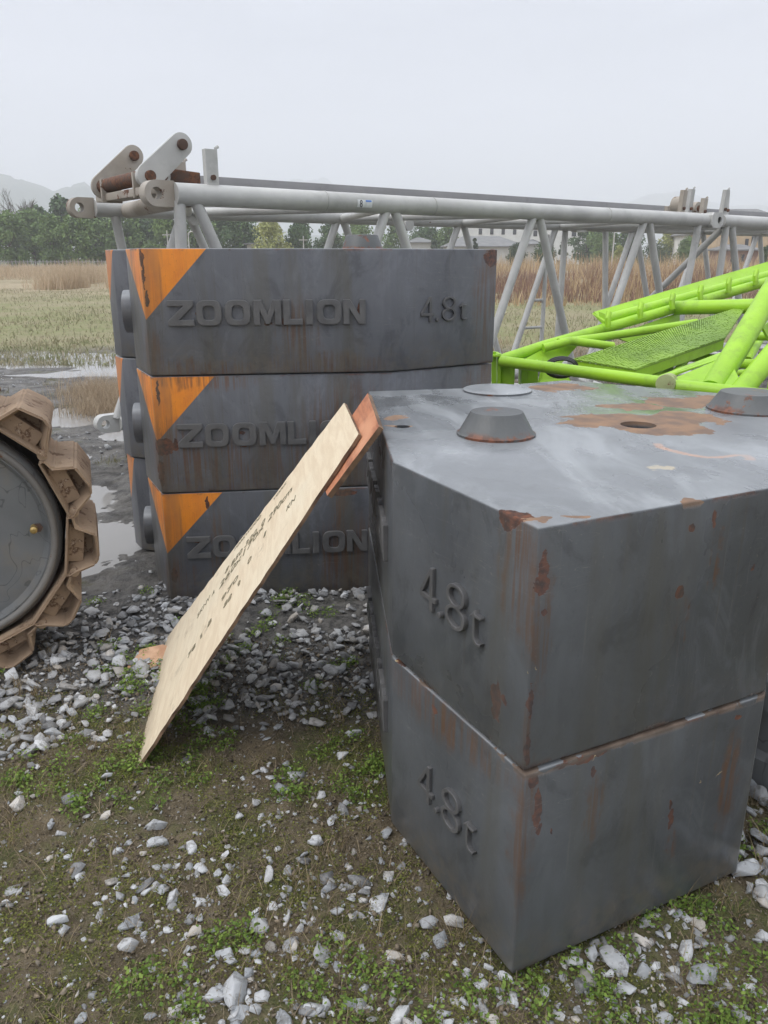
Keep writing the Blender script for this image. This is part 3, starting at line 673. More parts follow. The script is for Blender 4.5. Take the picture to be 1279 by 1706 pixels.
def section(t0, length, label, group, full=True):
    root = empty('boom_section', bp(t0, WB/2, 0)); base = bp(t0, WB/2, 0)
    tag(root, label, 'boom section', group)
    I = Matrix.Translation(-base)
    def part(name, m, mat=m_boom, **kw):
        o = m.build(name, mat, root, **kw); o.matrix_parent_inverse = I; return o
    ZL = ZT-WB+.05
    for w_ in (0, WB):
        for z in (ZT, ZL):
            part('chord', MB().tube(bp(t0+.10+(.22 if z < 1 and t0 == 0 else ((.20 if w_ else .09) if t0 == 0 else 0)), w_, z), bp(t0+length-.10, w_, z), CR, n=24))
            for s, tt in ((1, t0+((.20 if w_ else .09) if t0 == 0 and z > 1 else 0)), (-1, t0+length)):
                me = lug(None, bp(tt+(.22 if z < 1 and tt == 0 else 0), w_ + (0.036 if s > 0 else -.036), z), s); me.materials.append(m_boom_worn if t0 == 0 and s > 0 and z == ZT else m_boom)
                o = bpy.data.objects.new('end_lug', me); link(o, root); o.matrix_parent_inverse = I
    def lace(a, b, r=.032, mat=m_boom): part('lacing_tube', MB().tube(a, b, r, n=14), mat)
    nodes = [t0+.276+1.395*i for i in range(5) if .276+1.395*i < length-.25]
    half = [t0+.974+1.395*i for i in range(5) if .974+1.395*i < length-.15]
    for w_, tops, lows in ((0, nodes, half), (WB, half, nodes)):
        lo2 = lows if w_ == 0 else lows
        for q, a in enumerate(tops):
            for b in lo2:
                if abs(a-b) < .8:
                    sgn = 1 if b > a else -1
                    lace(bp(a+.035*sgn, w_, ZT-CR*.6), bp(b-.03*sgn, w_, ZL+CR*.6))
    lace(bp(nodes[0]-.06, 0, ZT-CR*.6), bp(t0+.17, 0, ZL+CR*.6)); lace(bp(t0+.44, WB, ZT-CR*.6), bp(t0+.62, WB, ZL+CR*.6))
    lace(bp(t0+length-.22, 0, ZT-CR*.6), bp(t0+length-.42, 0, ZL+CR*.6)); lace(bp(t0+length-.20, WB, ZT-CR*.6), bp(t0+length-.22, WB, ZL+CR*.6))
    for z in (ZT, ZL):       # top and bottom planes
        zz = z-.012
        for a in nodes:
            for b in half:
                if abs(a-b) < .8: lace(bp(a, CR*.7, zz), bp(b, WB-CR*.7, zz), .030)
        for tt in (t0+(.24 if z > 1 else .5), t0+length-.24):
            lace(bp(tt+(.05 if z > 1 and t0 == 0 and tt < 1 else 0), CR*.6, zz), bp(tt+(.28 if z > 1 and t0 == 0 and tt < 1 else 0), WB-CR*.6, zz), .05, m_boom_worn if (z == ZT and tt < 1) else m_boom)
    for w_ in ():
        pass
    # end frame diagonals
    if t0 > 1: lace(bp(t0+.24, .05, ZT-.06), bp(t0+.24, WB-.05, ZL+.06), .032)
    return root, part, I, lace
s1, part, I1, lace1 = section(0, 5.48, 'grey lattice boom section lying behind the far left stack, its worn eye ends towards us', 'grey lattice boom sections')
# weld seams and number plate
for tt in (1.15, 2.02, 3.9):
    part('weld_bead', MB().tube(bp(tt, 0, ZT), bp(tt+.008, 0, ZT), CR+.0025, n=24))
for tt, w_ in ((1.0, WB), (3.05, WB)):
    part('flange_disc', MB().tube(bp(tt, WB-.06, ZT-.05), bp(tt, WB-.10, ZT-.05), .05, n=24))
# sticker
def sticker(px, py, wd, hh):
    c_ = at(px, py, 5.2); u_ = (px-639.5)/F
    tt = None
    # point of the near chord in that column
    r = ray(px, py); k_ = r.x/r.y; t_ = (k_*P0.y-P0.x)/(D.x-k_*D.y)
    m = MB(); vs = []; seg = 6
    for i in range(seg+1):
        a = R(-28+i*44/seg)+0
        for s in (0, 1):
            vs.append(bp(t_+s*wd, 0, ZT)+(-N*math.cos(a)+Vector((0, 0, 1))*math.sin(a))*(CR+.0022))
    fs = [(2*i, 2*i+1, 2*i+3, 2*i+2) for i in range(seg)]
    return m.add(vs, fs), t_
ms, ts_ = sticker(586, 340, .115, .05)
m_white = mat_simple('white sticker', (.75, .76, .76), (.6, .62, .62), 20, .4, 0)
m_blue = mat_simple('blue sticker print', (.10, .22, .6), (.15, .3, .65), 20, .4, 0)
part('sticker', ms, m_white)
def arcpatch(t0_, t1_, a0, a1, r):
    vs = []; seg = 4
    for i in range(seg+1):
        a = R(a0+(a1-a0)*i/seg)
        for tt in (t0_, t1_): vs.append(bp(tt, 0, ZT)+(-N*math.cos(a)+Vector((0, 0, 1))*math.sin(a))*r)
    return MB().add(vs, [(2*i, 2*i+1, 2*i+3, 2*i+2) for i in range(seg)])
part('sticker_print', arcpatch(ts_+.062, ts_+.108, 4, 14, CR+.0036), m_blue)
nm = N*-1
Mt = Matrix(((D.x, 0, nm.x, 0), (D.y, 0, nm.y, 0), (0, 1, 0, 0), (0, 0, 0, 1)))
o = put_text('8', .05, Matrix.Translation(bp(ts_+.018, 0, ZT-.028)-N*(CR+.002)-bp(0, WB/2, 0)) @ Mt, 'sticker_number', m_black, s1, extrude=.0006, fit=(.020, .042))
# mounting brackets (angle irons standing on the boom top)
def bracket(t_, w_, h, mat=m_boom, wd=.075, tilt=0, z0=ZT+.03):
    prof = [(-wd/2, -.02), (wd/2, -.02), (wd/2, .02), (wd/2-.010, .02), (wd/2-.010, -.010), (-wd/2+.010, -.010), (-wd/2+.010, .02), (-wd/2, .02)]
    M = Matrix.Translation(bp(t_, w_, z0)) @ Matrix.Rotation(tilt, 4, 'Y') @ Matrix.Rotation(math.atan2(D.y, D.x), 4, 'Z')
    m = MB().prism(prof, 0, h, M); o = part('bracket', m, mat, bevel=.002, smooth=False); q = o
    m = MB().path([M @ Vector((wd*.5, 0, h*.98)), M @ Vector((wd*.5, 0, h*1.04)), M @ Vector((wd*.72, 0, h*1.08))], .009, 8)
    hk = part('hook', m, mat)
    m = MB().tube(M @ Vector((0, -.035, h*.3)), M @ Vector((0, .03, h*.3)), .014, n=12); part('bolt', m, m_rusty)
def bx_t(px, w_):   # t where the line at offset w_ is seen in photo column px
    r = ray(px, 350); k_ = r.x/r.y; A0 = P0+N*w_; return (k_*A0.y-A0.x)/(D.x-k_*D.y)
bracket(bx_t(355, 0), 0, .205, wd=.072); bracket(bx_t(303, .62), .62, .20, m_boom_worn)
# pendant links, shaft and pins at the left end
def linkplate(w_, t1, z1, t2, z2, r=.072, th=.022, label=None):
    a = Vector((t1, z1)); b = Vector((t2, z2)); d = (b-a).normalized(); p = Vector((-d.y, d.x)); n = 12; prof = []
    for k_ in range(n+1):
        an = math.pi*k_/n; q = b+(p*math.cos(an)+d*math.sin(an))*r*.92; prof.append(q)
    for k_ in range(n+1):
        an = math.pi*k_/n; q = a+(-p*math.cos(an)-d*math.sin(an))*r; prof.append(q)
    m = MB(); vs = [bp(q.x, w_-th/2, q.y) for q in prof]+[bp(q.x, w_+th/2, q.y) for q in prof]; k_ = len(prof)
    m.add(vs, [tuple(range(k_))[::-1], tuple(range(k_, 2*k_))]+[(i, (i+1) % k_, k_+(i+1) % k_, k_+i) for i in range(k_)])
    lp = part('link_plate', m, m_boom_worn if w_ > .8 else m_boom, bevel=.003)
    for (tt, zz) in ((t1, z1), (t2, z2)):
        part('pin', MB().tube(bp(tt, w_-.035, zz), bp(tt, w_+.07, zz), .030, n=20), m_rusty, bevel=.003)
    return lp
linkplate(.42, .235, 1.905, .445, 2.085); linkplate(1.12, .215, 1.890, .435, 2.085)
linkplate(.47, .235, 1.905, .33, 1.915, .06)
part('cross_shaft', MB().path([bp(.235, .42, 1.905), bp(.235, .5, 1.905), bp(.215, 1.12, 1.890)], .042, 20), m_rusty)
part('shaft_saddle', MB().slab([bp(.17, .25, 1.80), bp(.20, 1.22, 1.80), bp(.20, 1.22, 1.845), bp(.17, .25, 1.845)], .11), m_boom_worn, bevel=.004)
part('saddle_cheek', MB().slab([bp(.17, 1.04, 1.79), bp(.30, 1.04, 1.79), bp(.30, 1.04, 1.90), bp(.17, 1.04, 1.93)], .02), m_boom_worn, bevel=.003)
part('saddle_cheek', MB().slab([bp(.17, .52, 1.79), bp(.30, .52, 1.79), bp(.30, .52, 1.90), bp(.17, .52, 1.93)], .02), m_boom_worn, bevel=.003)
part('bar_end', MB().slab([bp(.33, .60, 1.90), bp(.62, .60, 1.88), bp(.62, .60, 1.955), bp(.33, .60, 1.975)], .05), m_rusty, bevel=.006)
# ladder rungs on the far side
lad = [(4.72, .42), (4.72, .72), (4.72, 1.02)]
lace1(bp(4.98, WB-.02, ZT-.1), bp(4.98, WB-.02, .28), .022)
for z in (.75, 1.03, 1.32):
    f_ = (z-.235)/(ZT-.235)
    lace1(bp(4.46+.67*f_*1.0, WB, z), bp(4.98, WB-.02, z), .014)
# brackets and rollers near the joint
tj = 5.48
for (px, w_, h) in ((1111, .55, .12), (1134, .1, .22), (1146, .15, .24), (1170, .05, .16)):
    bracket(bx_t(px, w_), w_, h, m_boom_worn if px != 1146 else m_boom, wd=.06, tilt=R(3))
for (px, w_, z, r_) in ((1130, .30, 1.93, .075), (1155, .25, 1.90, .06)):
    tt = bx_t(px, w_); part('roller', MB().tube(bp(tt, w_-.05, z), bp(tt, w_+.05, z), r_, n=24), m_boom_worn, bevel=.006)
    part('pin', MB().tube(bp(tt, w_-.065, z), bp(tt, w_+.065, z), r_*.45, n=16), m_rusty)
s2, part, I2, _l = section(5.52, 5.48, 'farther grey lattice boom section pinned to the first one at the right', 'grey lattice boom sections')
part('pin', MB().tube(bp(5.50, -.06, ZT), bp(5.50, .09, ZT), .045, n=20), m_dark, bevel=.004)
part('pin', MB().tube(bp(5.50, WB-.09, ZT), bp(5.50, WB+.06, ZT), .045, n=20), m_dark, bevel=.004)
bracket(bx_t(1203, 0), 0, .24, wd=.06, tilt=R(4)); bracket(bx_t(1209, .1), .1, .24, wd=.05, tilt=R(-3))
# flat pendant bars lying along the boom top
for (ta, tb, lb) in ((.55, 5.85, 'long flat grey pendant bar lying on top of the nearer boom section'), (6.3, 10.6, 'flat grey pendant bar on the farther boom section at the right edge')):
    m = MB().slab([bp(ta, .78, 1.868), bp(tb, .78, 1.868), bp(tb, .78, 1.958), bp(ta, .78, 1.958)], .03)
    tag(m.build('pendant_bar', m_bar, bevel=.003), lb, 'pendant bar', 'flat pendant bars')
# supports carrying the bars and the boom
for tt in (1.2, 2.6, 4.0, 6.9, 8.3): pass
m_timber = mat_simple('old timber', (.16, .12, .08), (.09, .07, .05), 12, .9, .6, 40)
for tt, lb in ((.9, 'square timber sleeper under the left end of the grey boom'), (4.7, 'square timber sleeper under the boom near the joint'), (9.5, 'square timber sleeper under the farther boom section')):
    z0 = gz(*(bp(tt, .7, 0).xy)); 
    M = Matrix.Translation(bp(tt, WB/2, 0)) @ Matrix.Rotation(math.atan2(D.y, D.x), 4, 'Z')
    m = MB().box((0, 0, (z0-.02+.177)/2), (.2, 1.9, .177-(z0-.02))); m.v = [tuple(M @ Vector(v)) for v in m.v]
    tag(m.build('timber_sleeper', m_timber, bevel=.006), lb, 'timber', 'timber sleepers under the boom')

# ---------------------------------------------------------------- lime green crane frame
gb = at(835, 600, 4.6); base = Vector((gb.x, gb.y, 0)); gf = empty('crane_frame', base)
tag(gf, 'lime green tubular crane frame with mesh walkway between the stacks and the grey boom', 'crane frame')
IG = Matrix.Translation(-base)
def gp(name, m, mat=None, **kw):
    o = m.build(name, mat or m_green, gf, **kw); o.matrix_parent_inverse = IG; return o
def gt(name, pts, rpx, n=20, mat=None):
    """tube through (px, py, depth) points; radius in photo pixels at the first point"""
    P = [at(*p) for p in pts]; r = rpx*P[0].y/F; return gp(name, MB().path(P, r, n), mat)
gt('back_chord', [(832, 601, 4.66), (905, 577, 4.8), (1000, 550, 5.02)], 9.5)
gt('back_chord', [(1000, 549, 5.02), (1130, 512, 5.35), (1300, 463, 5.8)], 8.5)
gt('upper_rail', [(1012, 531, 5.10), (1130, 499, 5.42), (1300, 453, 5.9)], 8)
Pq = [at(988, 521, 5.16), at(1005, 537, 5.12), at(1300, 447, 5.95), at(1300, 431, 6.02)]
gp('cable_tray', MB().slab(Pq, .008), smooth=False)
gp('cable_tray', MB().slab([at(1000, 536, 5.10), at(1014, 541, 5.02), at(1014, 525, 5.04), at(1000, 520, 5.12)], .012), smooth=False)
gp('tray_bottom', MB().slab([at(988, 521, 5.16), at(1004, 537, 5.16), at(1008, 540, 5.02), at(1008, 533, 5.02)], .010), smooth=False)
for (px, py, d) in ((1012, 535, 5.0), (1066, 520, 5.13), (1119, 505, 5.28), (1166, 491, 5.40), (1213, 478, 5.53), (1258, 465, 5.65)):
    m = MB().path([at(px+2, py-14, d), at(px, py-4, d-.03), at(px+1, py+10, d-.03)], .018, 10); gp('clip', m)
gt('brace_tube', [(905, 580, 4.72), (950, 568, 4.75), (1021, 577, 4.8)], 7)
gt('brace_tube', [(930, 571, 4.76), (1000, 562, 4.86), (1160, 538, 5.1)], 7)
gt('front_chord', [(836, 602, 4.58), (970, 620, 4.15), (1105, 638, 3.78)], 9)
gt('cross_tube', [(1126, 513, 5.32), (1262, 510, 4.95)], 11)
gt('lower_tube', [(1105, 590, 4.75), (1200, 599, 4.5)], 7)
gt('lower_tube', [(1225, 606, 4.4), (1310, 608, 4.3)], 8)
gt('lower_tube', [(1252, 560, 4.7), (1310, 561, 4.6)], 7)
gt('lower_tube', [(1225, 622, 4.3), (1310, 612, 4.4)], 5)
gt('strut', [(1142, 600, 4.5), (1124, 622, 4.3)], 6); gt('strut', [(1266, 566, 4.8), (1246, 600, 4.6)], 6)
gt('main_post', [(1185, 650, 3.72), (1222, 590, 3.9), (1305, 452, 4.45)], 20, 28)
gt('base_tube', [(1100, 642, 3.78), (1200, 652, 3.62), (1320, 666, 3.5)], 12, 24)
gt('side_post', [(1225, 662, 3.62), (1312, 560, 3.9)], 18, 24)
gt('base_tube', [(1262, 668, 3.5), (1320, 664, 3.42)], 10)
# gussets
gp('gusset', MB().slab([at(1098, 640, 3.80), at(1213, 592, 3.86), at(1240, 650, 3.64), at(1180, 655, 3.66)], .014), smooth=False, bevel=.002)
gp('gusset', MB().slab([at(1098, 636, 3.84), at(1104, 628, 3.84), at(1216, 586, 3.90), at(1213, 594, 3.86)], .03), smooth=False, bevel=.002)
gp('gusset', MB().slab([at(1270, 545, 4.4), at(1300, 520, 4.5), at(1300, 600, 4.4)], .014), smooth=False)
gp('pin_boss', MB().tube(at(1108, 640, 3.72), at(1118, 636, 3.92), .045, n=24), mat_pipe('worn lime paint', (.45, .55, .25), (.28, .30, .14), .10, .7), bevel=.006)
# web plates
gp('web_plate', MB().slab([at(862, 604, 4.66), at(905, 582, 4.76), at(968, 569, 4.86), at(935, 606, 4.74)], .012), smooth=False)
gp('web_plate', MB().slab([at(1020, 560, 5.05), at(1132, 520, 5.36), at(1132, 570, 5.3), at(1060, 575, 5.1)], .012), smooth=False)
gp('web_plate', MB().slab([at(1042, 623, 4.18), at(1122, 598, 4.5), at(1122, 630, 4.4), at(1075, 640, 4.1)], .012), smooth=False)
gp('web_plate', MB().slab([at(905, 604, 4.55), at(925, 600, 4.6), at(955, 640, 4.5), at(895, 642, 4.5)], .012), smooth=False)
# foot frame at the tip
gp('foot_plate', MB().slab([at(819, 586, 4.62), at(826, 586, 4.62), at(826, 700, 4.62), at(819, 700, 4.62)], .02), smooth=False, bevel=.002)
gp('foot_plate', MB().slab([at(829, 590, 4.60), at(834, 590, 4.60), at(834, 700, 4.60), at(829, 700, 4.60)], .12), smooth=False, bevel=.002)
gp('foot_plate', MB().slab([at(820, 588, 4.7), at(834, 588, 4.7), at(834, 592, 4.58), at(820, 592, 4.58)], .01), smooth=False)
for (x0, x1) in ((836, 850), (868, 878), (878, 896)):
    gp('box_rib', MB().slab([at(x0, 612, 4.66), at(x1, 611, 4.66), at(x1, 690, 4.66), at(x0, 690, 4.66)], .02 if x0 != 868 else .10), smooth=False, bevel=.002)
gp('box_top', MB().slab([at(836, 612, 4.56), at(896, 605, 4.56), at(896, 602, 4.82), at(836, 604, 4.82)], .014), smooth=False, bevel=.002)
gp('leg_post', MB().tube(base+Vector((.04, .06, 0)), gb+Vector((.04, .06, 0)), .05)); 
b2 = at(1215, 650, 3.70); gp('leg_post', MB().tube((b2.x, b2.y, 0), b2, .06)); b3 = at(1290, 470, 5.72); gp('leg_post', MB().tube((b3.x+.12, b3.y, 0), (b3.x+.12, b3.y, b3.z), .06))
# mesh walkway: woven bars
c00, c10, c11, c01 = at(955, 601, 4.50), at(1058, 618, 4.12), at(1206, 566, 4.55), at(1243, 511, 5.05)
def bil(s, t): return c00.lerp(c10, s).lerp(c01.lerp(c11, s), t)
m = MB(); ns, ntt = 20, 74; up = (c10-c00).cross(c01-c00).normalized()
if up.z < 0: up = -up
rw = random.Random(3)
def wire(m, a, b, w_, h):
    d = (b-a).normalized(); s_ = d.cross(up).normalized()*w_/2; u_ = up*h
    m.add([a-s_, a+s_, b+s_, b-s_, a-s_+u_, a+s_+u_, b+s_+u_, b-s_+u_], [(0, 1, 2, 3), (4, 7, 6, 5), (0, 4, 5, 1), (1, 5, 6, 2), (2, 6, 7, 3), (3, 7, 4, 0)])
for i in range(ns+1):
    for j in range(ntt):
        s0 = i/ns; wire(m, bil(s0, j/ntt), bil(s0, (j+1)/ntt)+up*rw.uniform(-.002, .002), .0065, .007)
for j in range(ntt+1):
    for i in range(ns):
        t_ = j/ntt; wire(m, bil(i/ns, t_)+up*(.004), bil((i+1)/ns, t_)+up*(.004+rw.uniform(-.003, .003)), .0085, .008)
gp('mesh_panel', m, m_green_d, smooth=False)
gp('mesh_edge', MB().slab([c10, c11, c11-Vector((0, 0, .05)), c10-Vector((0, 0, .05))], .008), smooth=False)
gp('mesh_edge', MB().slab([c00, c10, c10-Vector((0, 0, .03)), c00-Vector((0, 0, .03))], .008), smooth=False)
# hose coil hanging in the frame
m = MB(); cc = at(936, 613, 4.45)
for q in range(3):
    P = [cc+Vector((math.cos(a)*(.075+.008*q), .01*q, math.sin(a)*(.045+.006*q))) for a in np.linspace(0, 2*math.pi, 26)]; m.path(P, .006, 8)
tag(m.build('hose_coil', m_black), 'small coil of thin black hose hanging inside the green frame', 'hose')
# rods lying on the ground beyond it
for i, (y_, z_) in enumerate(((6.0, .45), (6.2, .36), (6.0, .27), (6.25, .55))):
    a, b = at(1140, 590, y_), at(1420, 590, y_+.4); a.z = b.z = z_
    tag(MB().tube(a, b, .035, n=14).build('grey_pipe', m_bar), 'grey pipe seen through the green frame at the right edge', 'pipe', 'grey pipes behind the green frame')
for px_ in (1180, 1380):
    q = at(px_, 590, 6.15); tag(MB().box((q.x, q.y+.05, .13), (.12, .5, .27)).build('timber_sleeper', m_timber, bevel=.006), 'short timber carrying the grey pipes behind the green frame', 'timber', 'timbers under the grey pipes')

# ---------------------------------------------------------------- crawler track (left edge)
TC = Vector((-1.545, 2.60, .494)); tr_root = empty('crawler_track', (TC.x, TC.y, 0), R(20)); tr_root.scale = (1.07, 1.07, 1.07); IT = Matrix.Translation(-Vector((TC.x, TC.y, 0)))
tag(tr_root, 'muddy crawler track wrapped round a grey end wheel at the left edge', 'crawler track')
def tp(name, m, mat, **kw):
    o = m.build(name, mat, tr_root, **kw); o.matrix_parent_inverse = IT; return o
def lathe(prof, n=64):   # prof: (radius, y offset) around the wheel axis
    m = MB(); vs = [(TC.x+r_*math.cos(2*math.pi*k_/n), TC.y+y_, TC.z+r_*math.sin(2*math.pi*k_/n)) for r_, y_ in prof for k_ in range(n)]
    fs = [(a*n+k_, a*n+(k_+1) % n, (a+1)*n+(k_+1) % n, (a+1)*n+k_) for a in range(len(prof)-1) for k_ in range(n)]
    fs.append(tuple(range(n))); return m.add(vs, fs)
m_rim = mat_pipe('worn wheel rim', (.20, .19, .175), (.13, .125, .12), .10, .5)
tp('wheel_cover', lathe([(.290, .026), (.318, .024), (.326, .012), (.334, .0), (.366, .0), (.376, .012), (.376, .06)]), m_wheel)
tp('wheel_rim', MB().path([(TC.x+.352*math.cos(a_), TC.y-.001, TC.z+.352*math.sin(a_)) for a_ in np.linspace(0, 2*math.pi, 73)], .013, 10), m_rim)
tp('bolt_head', MB().tube((TC.x+.05, TC.y+.03, TC.z-.2), (TC.x+.05, TC.y+.012, TC.z-.2), .014, n=6), m_rim)
tp('wheel_drum', lathe([(.378, .058), (.384, .075), (.384, .36)]), m_dark)
nip = Vector((TC.x+.29, 0, TC.z+.01)); tp('grease_nipple', MB().path([(nip.x, 2.612, nip.z), (nip.x, 2.575, nip.z), (nip.x, 2.570, nip.z)], [.012, .012, .006], 12), m_brass)
tp('bolt_head', MB().tube((nip.x+.012, 2.605, nip.z), (nip.x+.012, 2.598, nip.z), .016, n=6), m_rusty)
def shoe_mesh():
    prof = [(-.104, .0), (-.106, .022), (-.070, .034), (-.046, .098), (.034, .112), (.062, .100), (.090, .040), (.104, .020), (.104, .0)]
    bm = bmesh.new(); Wd = .42
    fa = [bm.verts.new((x, 0, z)) for x, z in prof]; fb = [bm.verts.new((x, Wd, z)) for x, z in prof]
    f1 = bm.faces.new(fa); bm.faces.new(fb[::-1])
    for i in range(len(prof)): j = (i+1) % len(prof); bm.faces.new((fa[j], fa[i], fb[i], fb[j]))
    bmesh.ops.recalc_face_normals(bm, faces=bm.faces)
    # cavity in the near end
    r_ = bmesh.ops.inset_region(bm, faces=[f1], thickness=.022, depth=0)
    for v in f1.verts: v.co.y += .09; v.co.x = v.co.x*.8
    # groove across the outer face
    es = [e for e in bm.edges if e.calc_face_angle(0) > R(20)]
    bmesh.ops.bevel(bm, geom=es, offset=.007, segments=2, affect='EDGES', clamp_overlap=True)
    me = bpy.data.meshes.new('track_shoe'); bm.to_mesh(me); bm.free(); me.shade_smooth()
    try: me.set_sharp_from_angle(angle=R(35))
    except Exception: pass
    me.materials.append(m_mud); return me
shoe = shoe_mesh()
m_ = MB(); m_.box((.0, .075, .03), (.13, .05, .06)); m_.tube((-.116, .01, .024), (-.116, .49, .024), .017, n=12)
sh_link = m_.build('link_lug', m_mud, bevel=.006); sh_me = sh_link.data; bpy.data.objects.remove(sh_link)
RS = .385
def place_shoe(pos, ang, sc_=1):
    """ang: outward direction angle in the x-z plane"""
    o = bpy.data.objects.new('track_shoe', shoe); link(o, tr_root); o.matrix_parent_inverse = IT
    radial = Vector((math.cos(ang), 0, math.sin(ang))); tang = Vector((-math.sin(ang), 0, math.cos(ang)))*-1   # clockwise
    tang = tang*1.04
    M = Matrix(((tang.x, 0, radial.x, pos.x), (tang.y, 1, radial.y, pos.y), (tang.z, 0, radial.z, pos.z), (0, 0, 0, 1)))
    o.matrix_basis = M
    l_ = bpy.data.objects.new('link_lug', sh_me); link(l_, o)
y0s = TC.y-.05
for a, dr_ in ((78, .055), (50, .035), (21, .01), (-8, 0), (-37, 0), (-66, 0)):
    an = R(a); p = TC+Vector((math.cos(an), 0, math.sin(an)))*(RS+dr_); p.y = y0s; place_shoe(p, an)
for i in range(7):
    p = TC+Vector((-.13-.222*i, 0, RS+.065)); p.y = y0s; place_shoe(p, R(90))
    p = TC+Vector((-.06-.222*i, 0, -RS)); p.y = y0s; place_shoe(p, R(-90))
tp('side_frame', MB().box((TC.x-1.25, TC.y+.22, TC.z), (1.7, .26, .5)), m_wheel, bevel=.02)

# ---------------------------------------------------------------- loose lug by the far stack, drum behind the right stack
dr = Vector((1.30, 2.12, 0)); n = 48; m = MB()
prof = [(.20, -.005), (.28, .0), (.30, .02), (.30, .10), (.275, .115), (.275, .24), (.30, .255), (.30, .34), (.285, .355), (.1, .36)]
vs = [(dr.x+r_*math.cos(2*math.pi*k_/n), dr.y+r_*math.sin(2*math.pi*k_/n), z_+.01) for r_, z_ in prof for k_ in range(n)]
fs = [(a*n+k_, a*n+(k_+1) % n, (a+1)*n+(k_+1) % n, (a+1)*n+k_) for a in range(len(prof)-1) for k_ in range(n)]+[tuple((len(prof)-1)*n+k_ for k_ in range(n))]
tag(m.add(vs, fs).build('steel_roller', m_wheel), 'dark round steel roller on the ground behind the near right stack', 'roller')

# ---------------------------------------------------------------- stones
def rock(seed, n=11, flat=.65):
    r = random.Random(seed); bm = bmesh.new()
    for i in range(n+4):
        v = Vector((r.gauss(0, 1), r.gauss(0, 1), r.gauss(0, 1))).normalized()*r.uniform(.8, 1.05)
        v.x *= r.uniform(.85, 1.15); v.z *= flat; v.y *= .8; bm.verts.new(v)
    g = bmesh.ops.convex_hull(bm, input=bm.verts); bmesh.ops.delete(bm, geom=[x for x in g['geom_unused'] if isinstance(x, bmesh.types.BMVert)], context='VERTS')
    bmesh.ops.bevel(bm, geom=list(bm.edges), offset=.10, segments=1, affect='EDGES', clamp_overlap=True)
    bmesh.ops.triangulate(bm, faces=bm.faces)
    bm.verts.ensure_lookup_table(); Vv = np.array([v.co[:] for v in bm.verts]); Ff = np.array([[v.index for v in f.verts] for f in bm.faces]); bm.free(); return Vv, Ff
ROCKS = [rock(s, 8+s % 6, .55+.05*(s % 5)) for s in range(16)]
ROCKS_S = []
for s in range(8):
    rr0 = random.Random(90+s); bm = bmesh.new()
    for i in range(8):
        v = Vector((rr0.gauss(0, 1), rr0.gauss(0, 1), rr0.gauss(0, 1))).normalized(); v.z *= .65; bm.verts.new(v)
    bmesh.ops.convex_hull(bm, input=bm.verts); bmesh.ops.triangulate(bm, faces=bm.faces); bm.verts.ensure_lookup_table()
    bmesh.ops.delete(bm, geom=[v for v in bm.verts if not v.link_faces], context='VERTS'); bm.verts.index_update(); bm.verts.ensure_lookup_table()
    ROCKS_S.append((np.array([v.co[:] for v in bm.verts]), np.array([[v.index for v in f.verts] for f in bm.faces]))); bm.free()
def rotm(n, tilt=.5):
    a = rng.uniform(0, 2*np.pi, n); b = rng.normal(0, tilt, n); c_ = rng.normal(0, tilt, n)
    ca, sa, cb, sb, cc, scc = np.cos(a), np.sin(a), np.cos(b), np.sin(b), np.cos(c_), np.sin(c_)
    Rz = np.zeros((n, 3, 3)); Rz[:, 0, 0] = ca; Rz[:, 0, 1] = -sa; Rz[:, 1, 0] = sa; Rz[:, 1, 1] = ca; Rz[:, 2, 2] = 1
    Rx = np.zeros((n, 3, 3)); Rx[:, 0, 0] = 1; Rx[:, 1, 1] = cb; Rx[:, 1, 2] = -sb; Rx[:, 2, 1] = sb; Rx[:, 2, 2] = cb
    Ry = np.zeros((n, 3, 3)); Ry[:, 1, 1] = 1; Ry[:, 0, 0] = cc; Ry[:, 0, 2] = scc; Ry[:, 2, 0] = -scc; Ry[:, 2, 2] = cc
    return Rx @ Ry @ Rz
def scatter(name, x, y, s, mats, lib, sink=.25, tilt=.4, zoff=0, midx=None):
    Rm = rotm(len(x), tilt); z = gh(x, y)+s*(.5-sink)+zoff; which = rng.integers(0, len(lib), len(x))
    Vs, Fs, base_, mi = [], [], 0, []
    asp = rng.uniform(.75, 1.25, (len(x), 3)); asp[:, 2] = rng.uniform(.5, .95, len(x))
    for q, (v, f) in enumerate(lib):
        I = np.where(which == q)[0]
        if not len(I): continue
        P = np.einsum('nij,nvj->nvi', Rm[I], v[None]*(s[I, None, None]*.5*asp[I][:, None, :]))+np.stack([x[I], y[I], z[I]], 1)[:, None, :]
        Vs.append(P.reshape(-1, 3)); Fs.append((f[None]+(np.arange(len(I))*len(v))[:, None, None]+base_).reshape(-1, 3)); base_ += len(I)*len(v)
        if midx is not None: mi.append(np.repeat(midx[I], len(f)))
    return big_mesh(name, np.concatenate(Vs), np.concatenate(Fs), mats, np.concatenate(mi) if mi else None)
def mat_stone(name, dark, light, vary):
    k = NT(name); g = k.n('ShaderNodeNewGeometry'); rnd_ = g.outputs['Random Per Island']
    c = k.mix(rnd_, dark, light)
    h = k.math('FRACT', k.math('MULTIPLY', rnd_, 17.31))
    c = k.mix(k.math('MULTIPLY', k.step(h, .72, .98), .55), c, vary)
    c = k.mix(k.math('MULTIPLY', k.step(k.noise(60, 7, .7), .5, .66), .55), c, tuple(min(1, x*1.7+.05) for x in dark))
    c = k.mix(k.math('MULTIPLY', k.step(k.noise(35, 6, .7), .52, .62), .5), c, (.085, .075, .06))
    k.col(c); k.rough(.8); k.bump(k.noise(110, 7, .65), .6, .004); return k.m
m_stone = mat_stone('gravel grey', (.15, .152, .155), (.50, .505, .51), (.38, .34, .28))
m_stone_l = mat_stone('gravel pale', (.26, .275, .29), (.60, .61, .62), (.52, .44, .34))
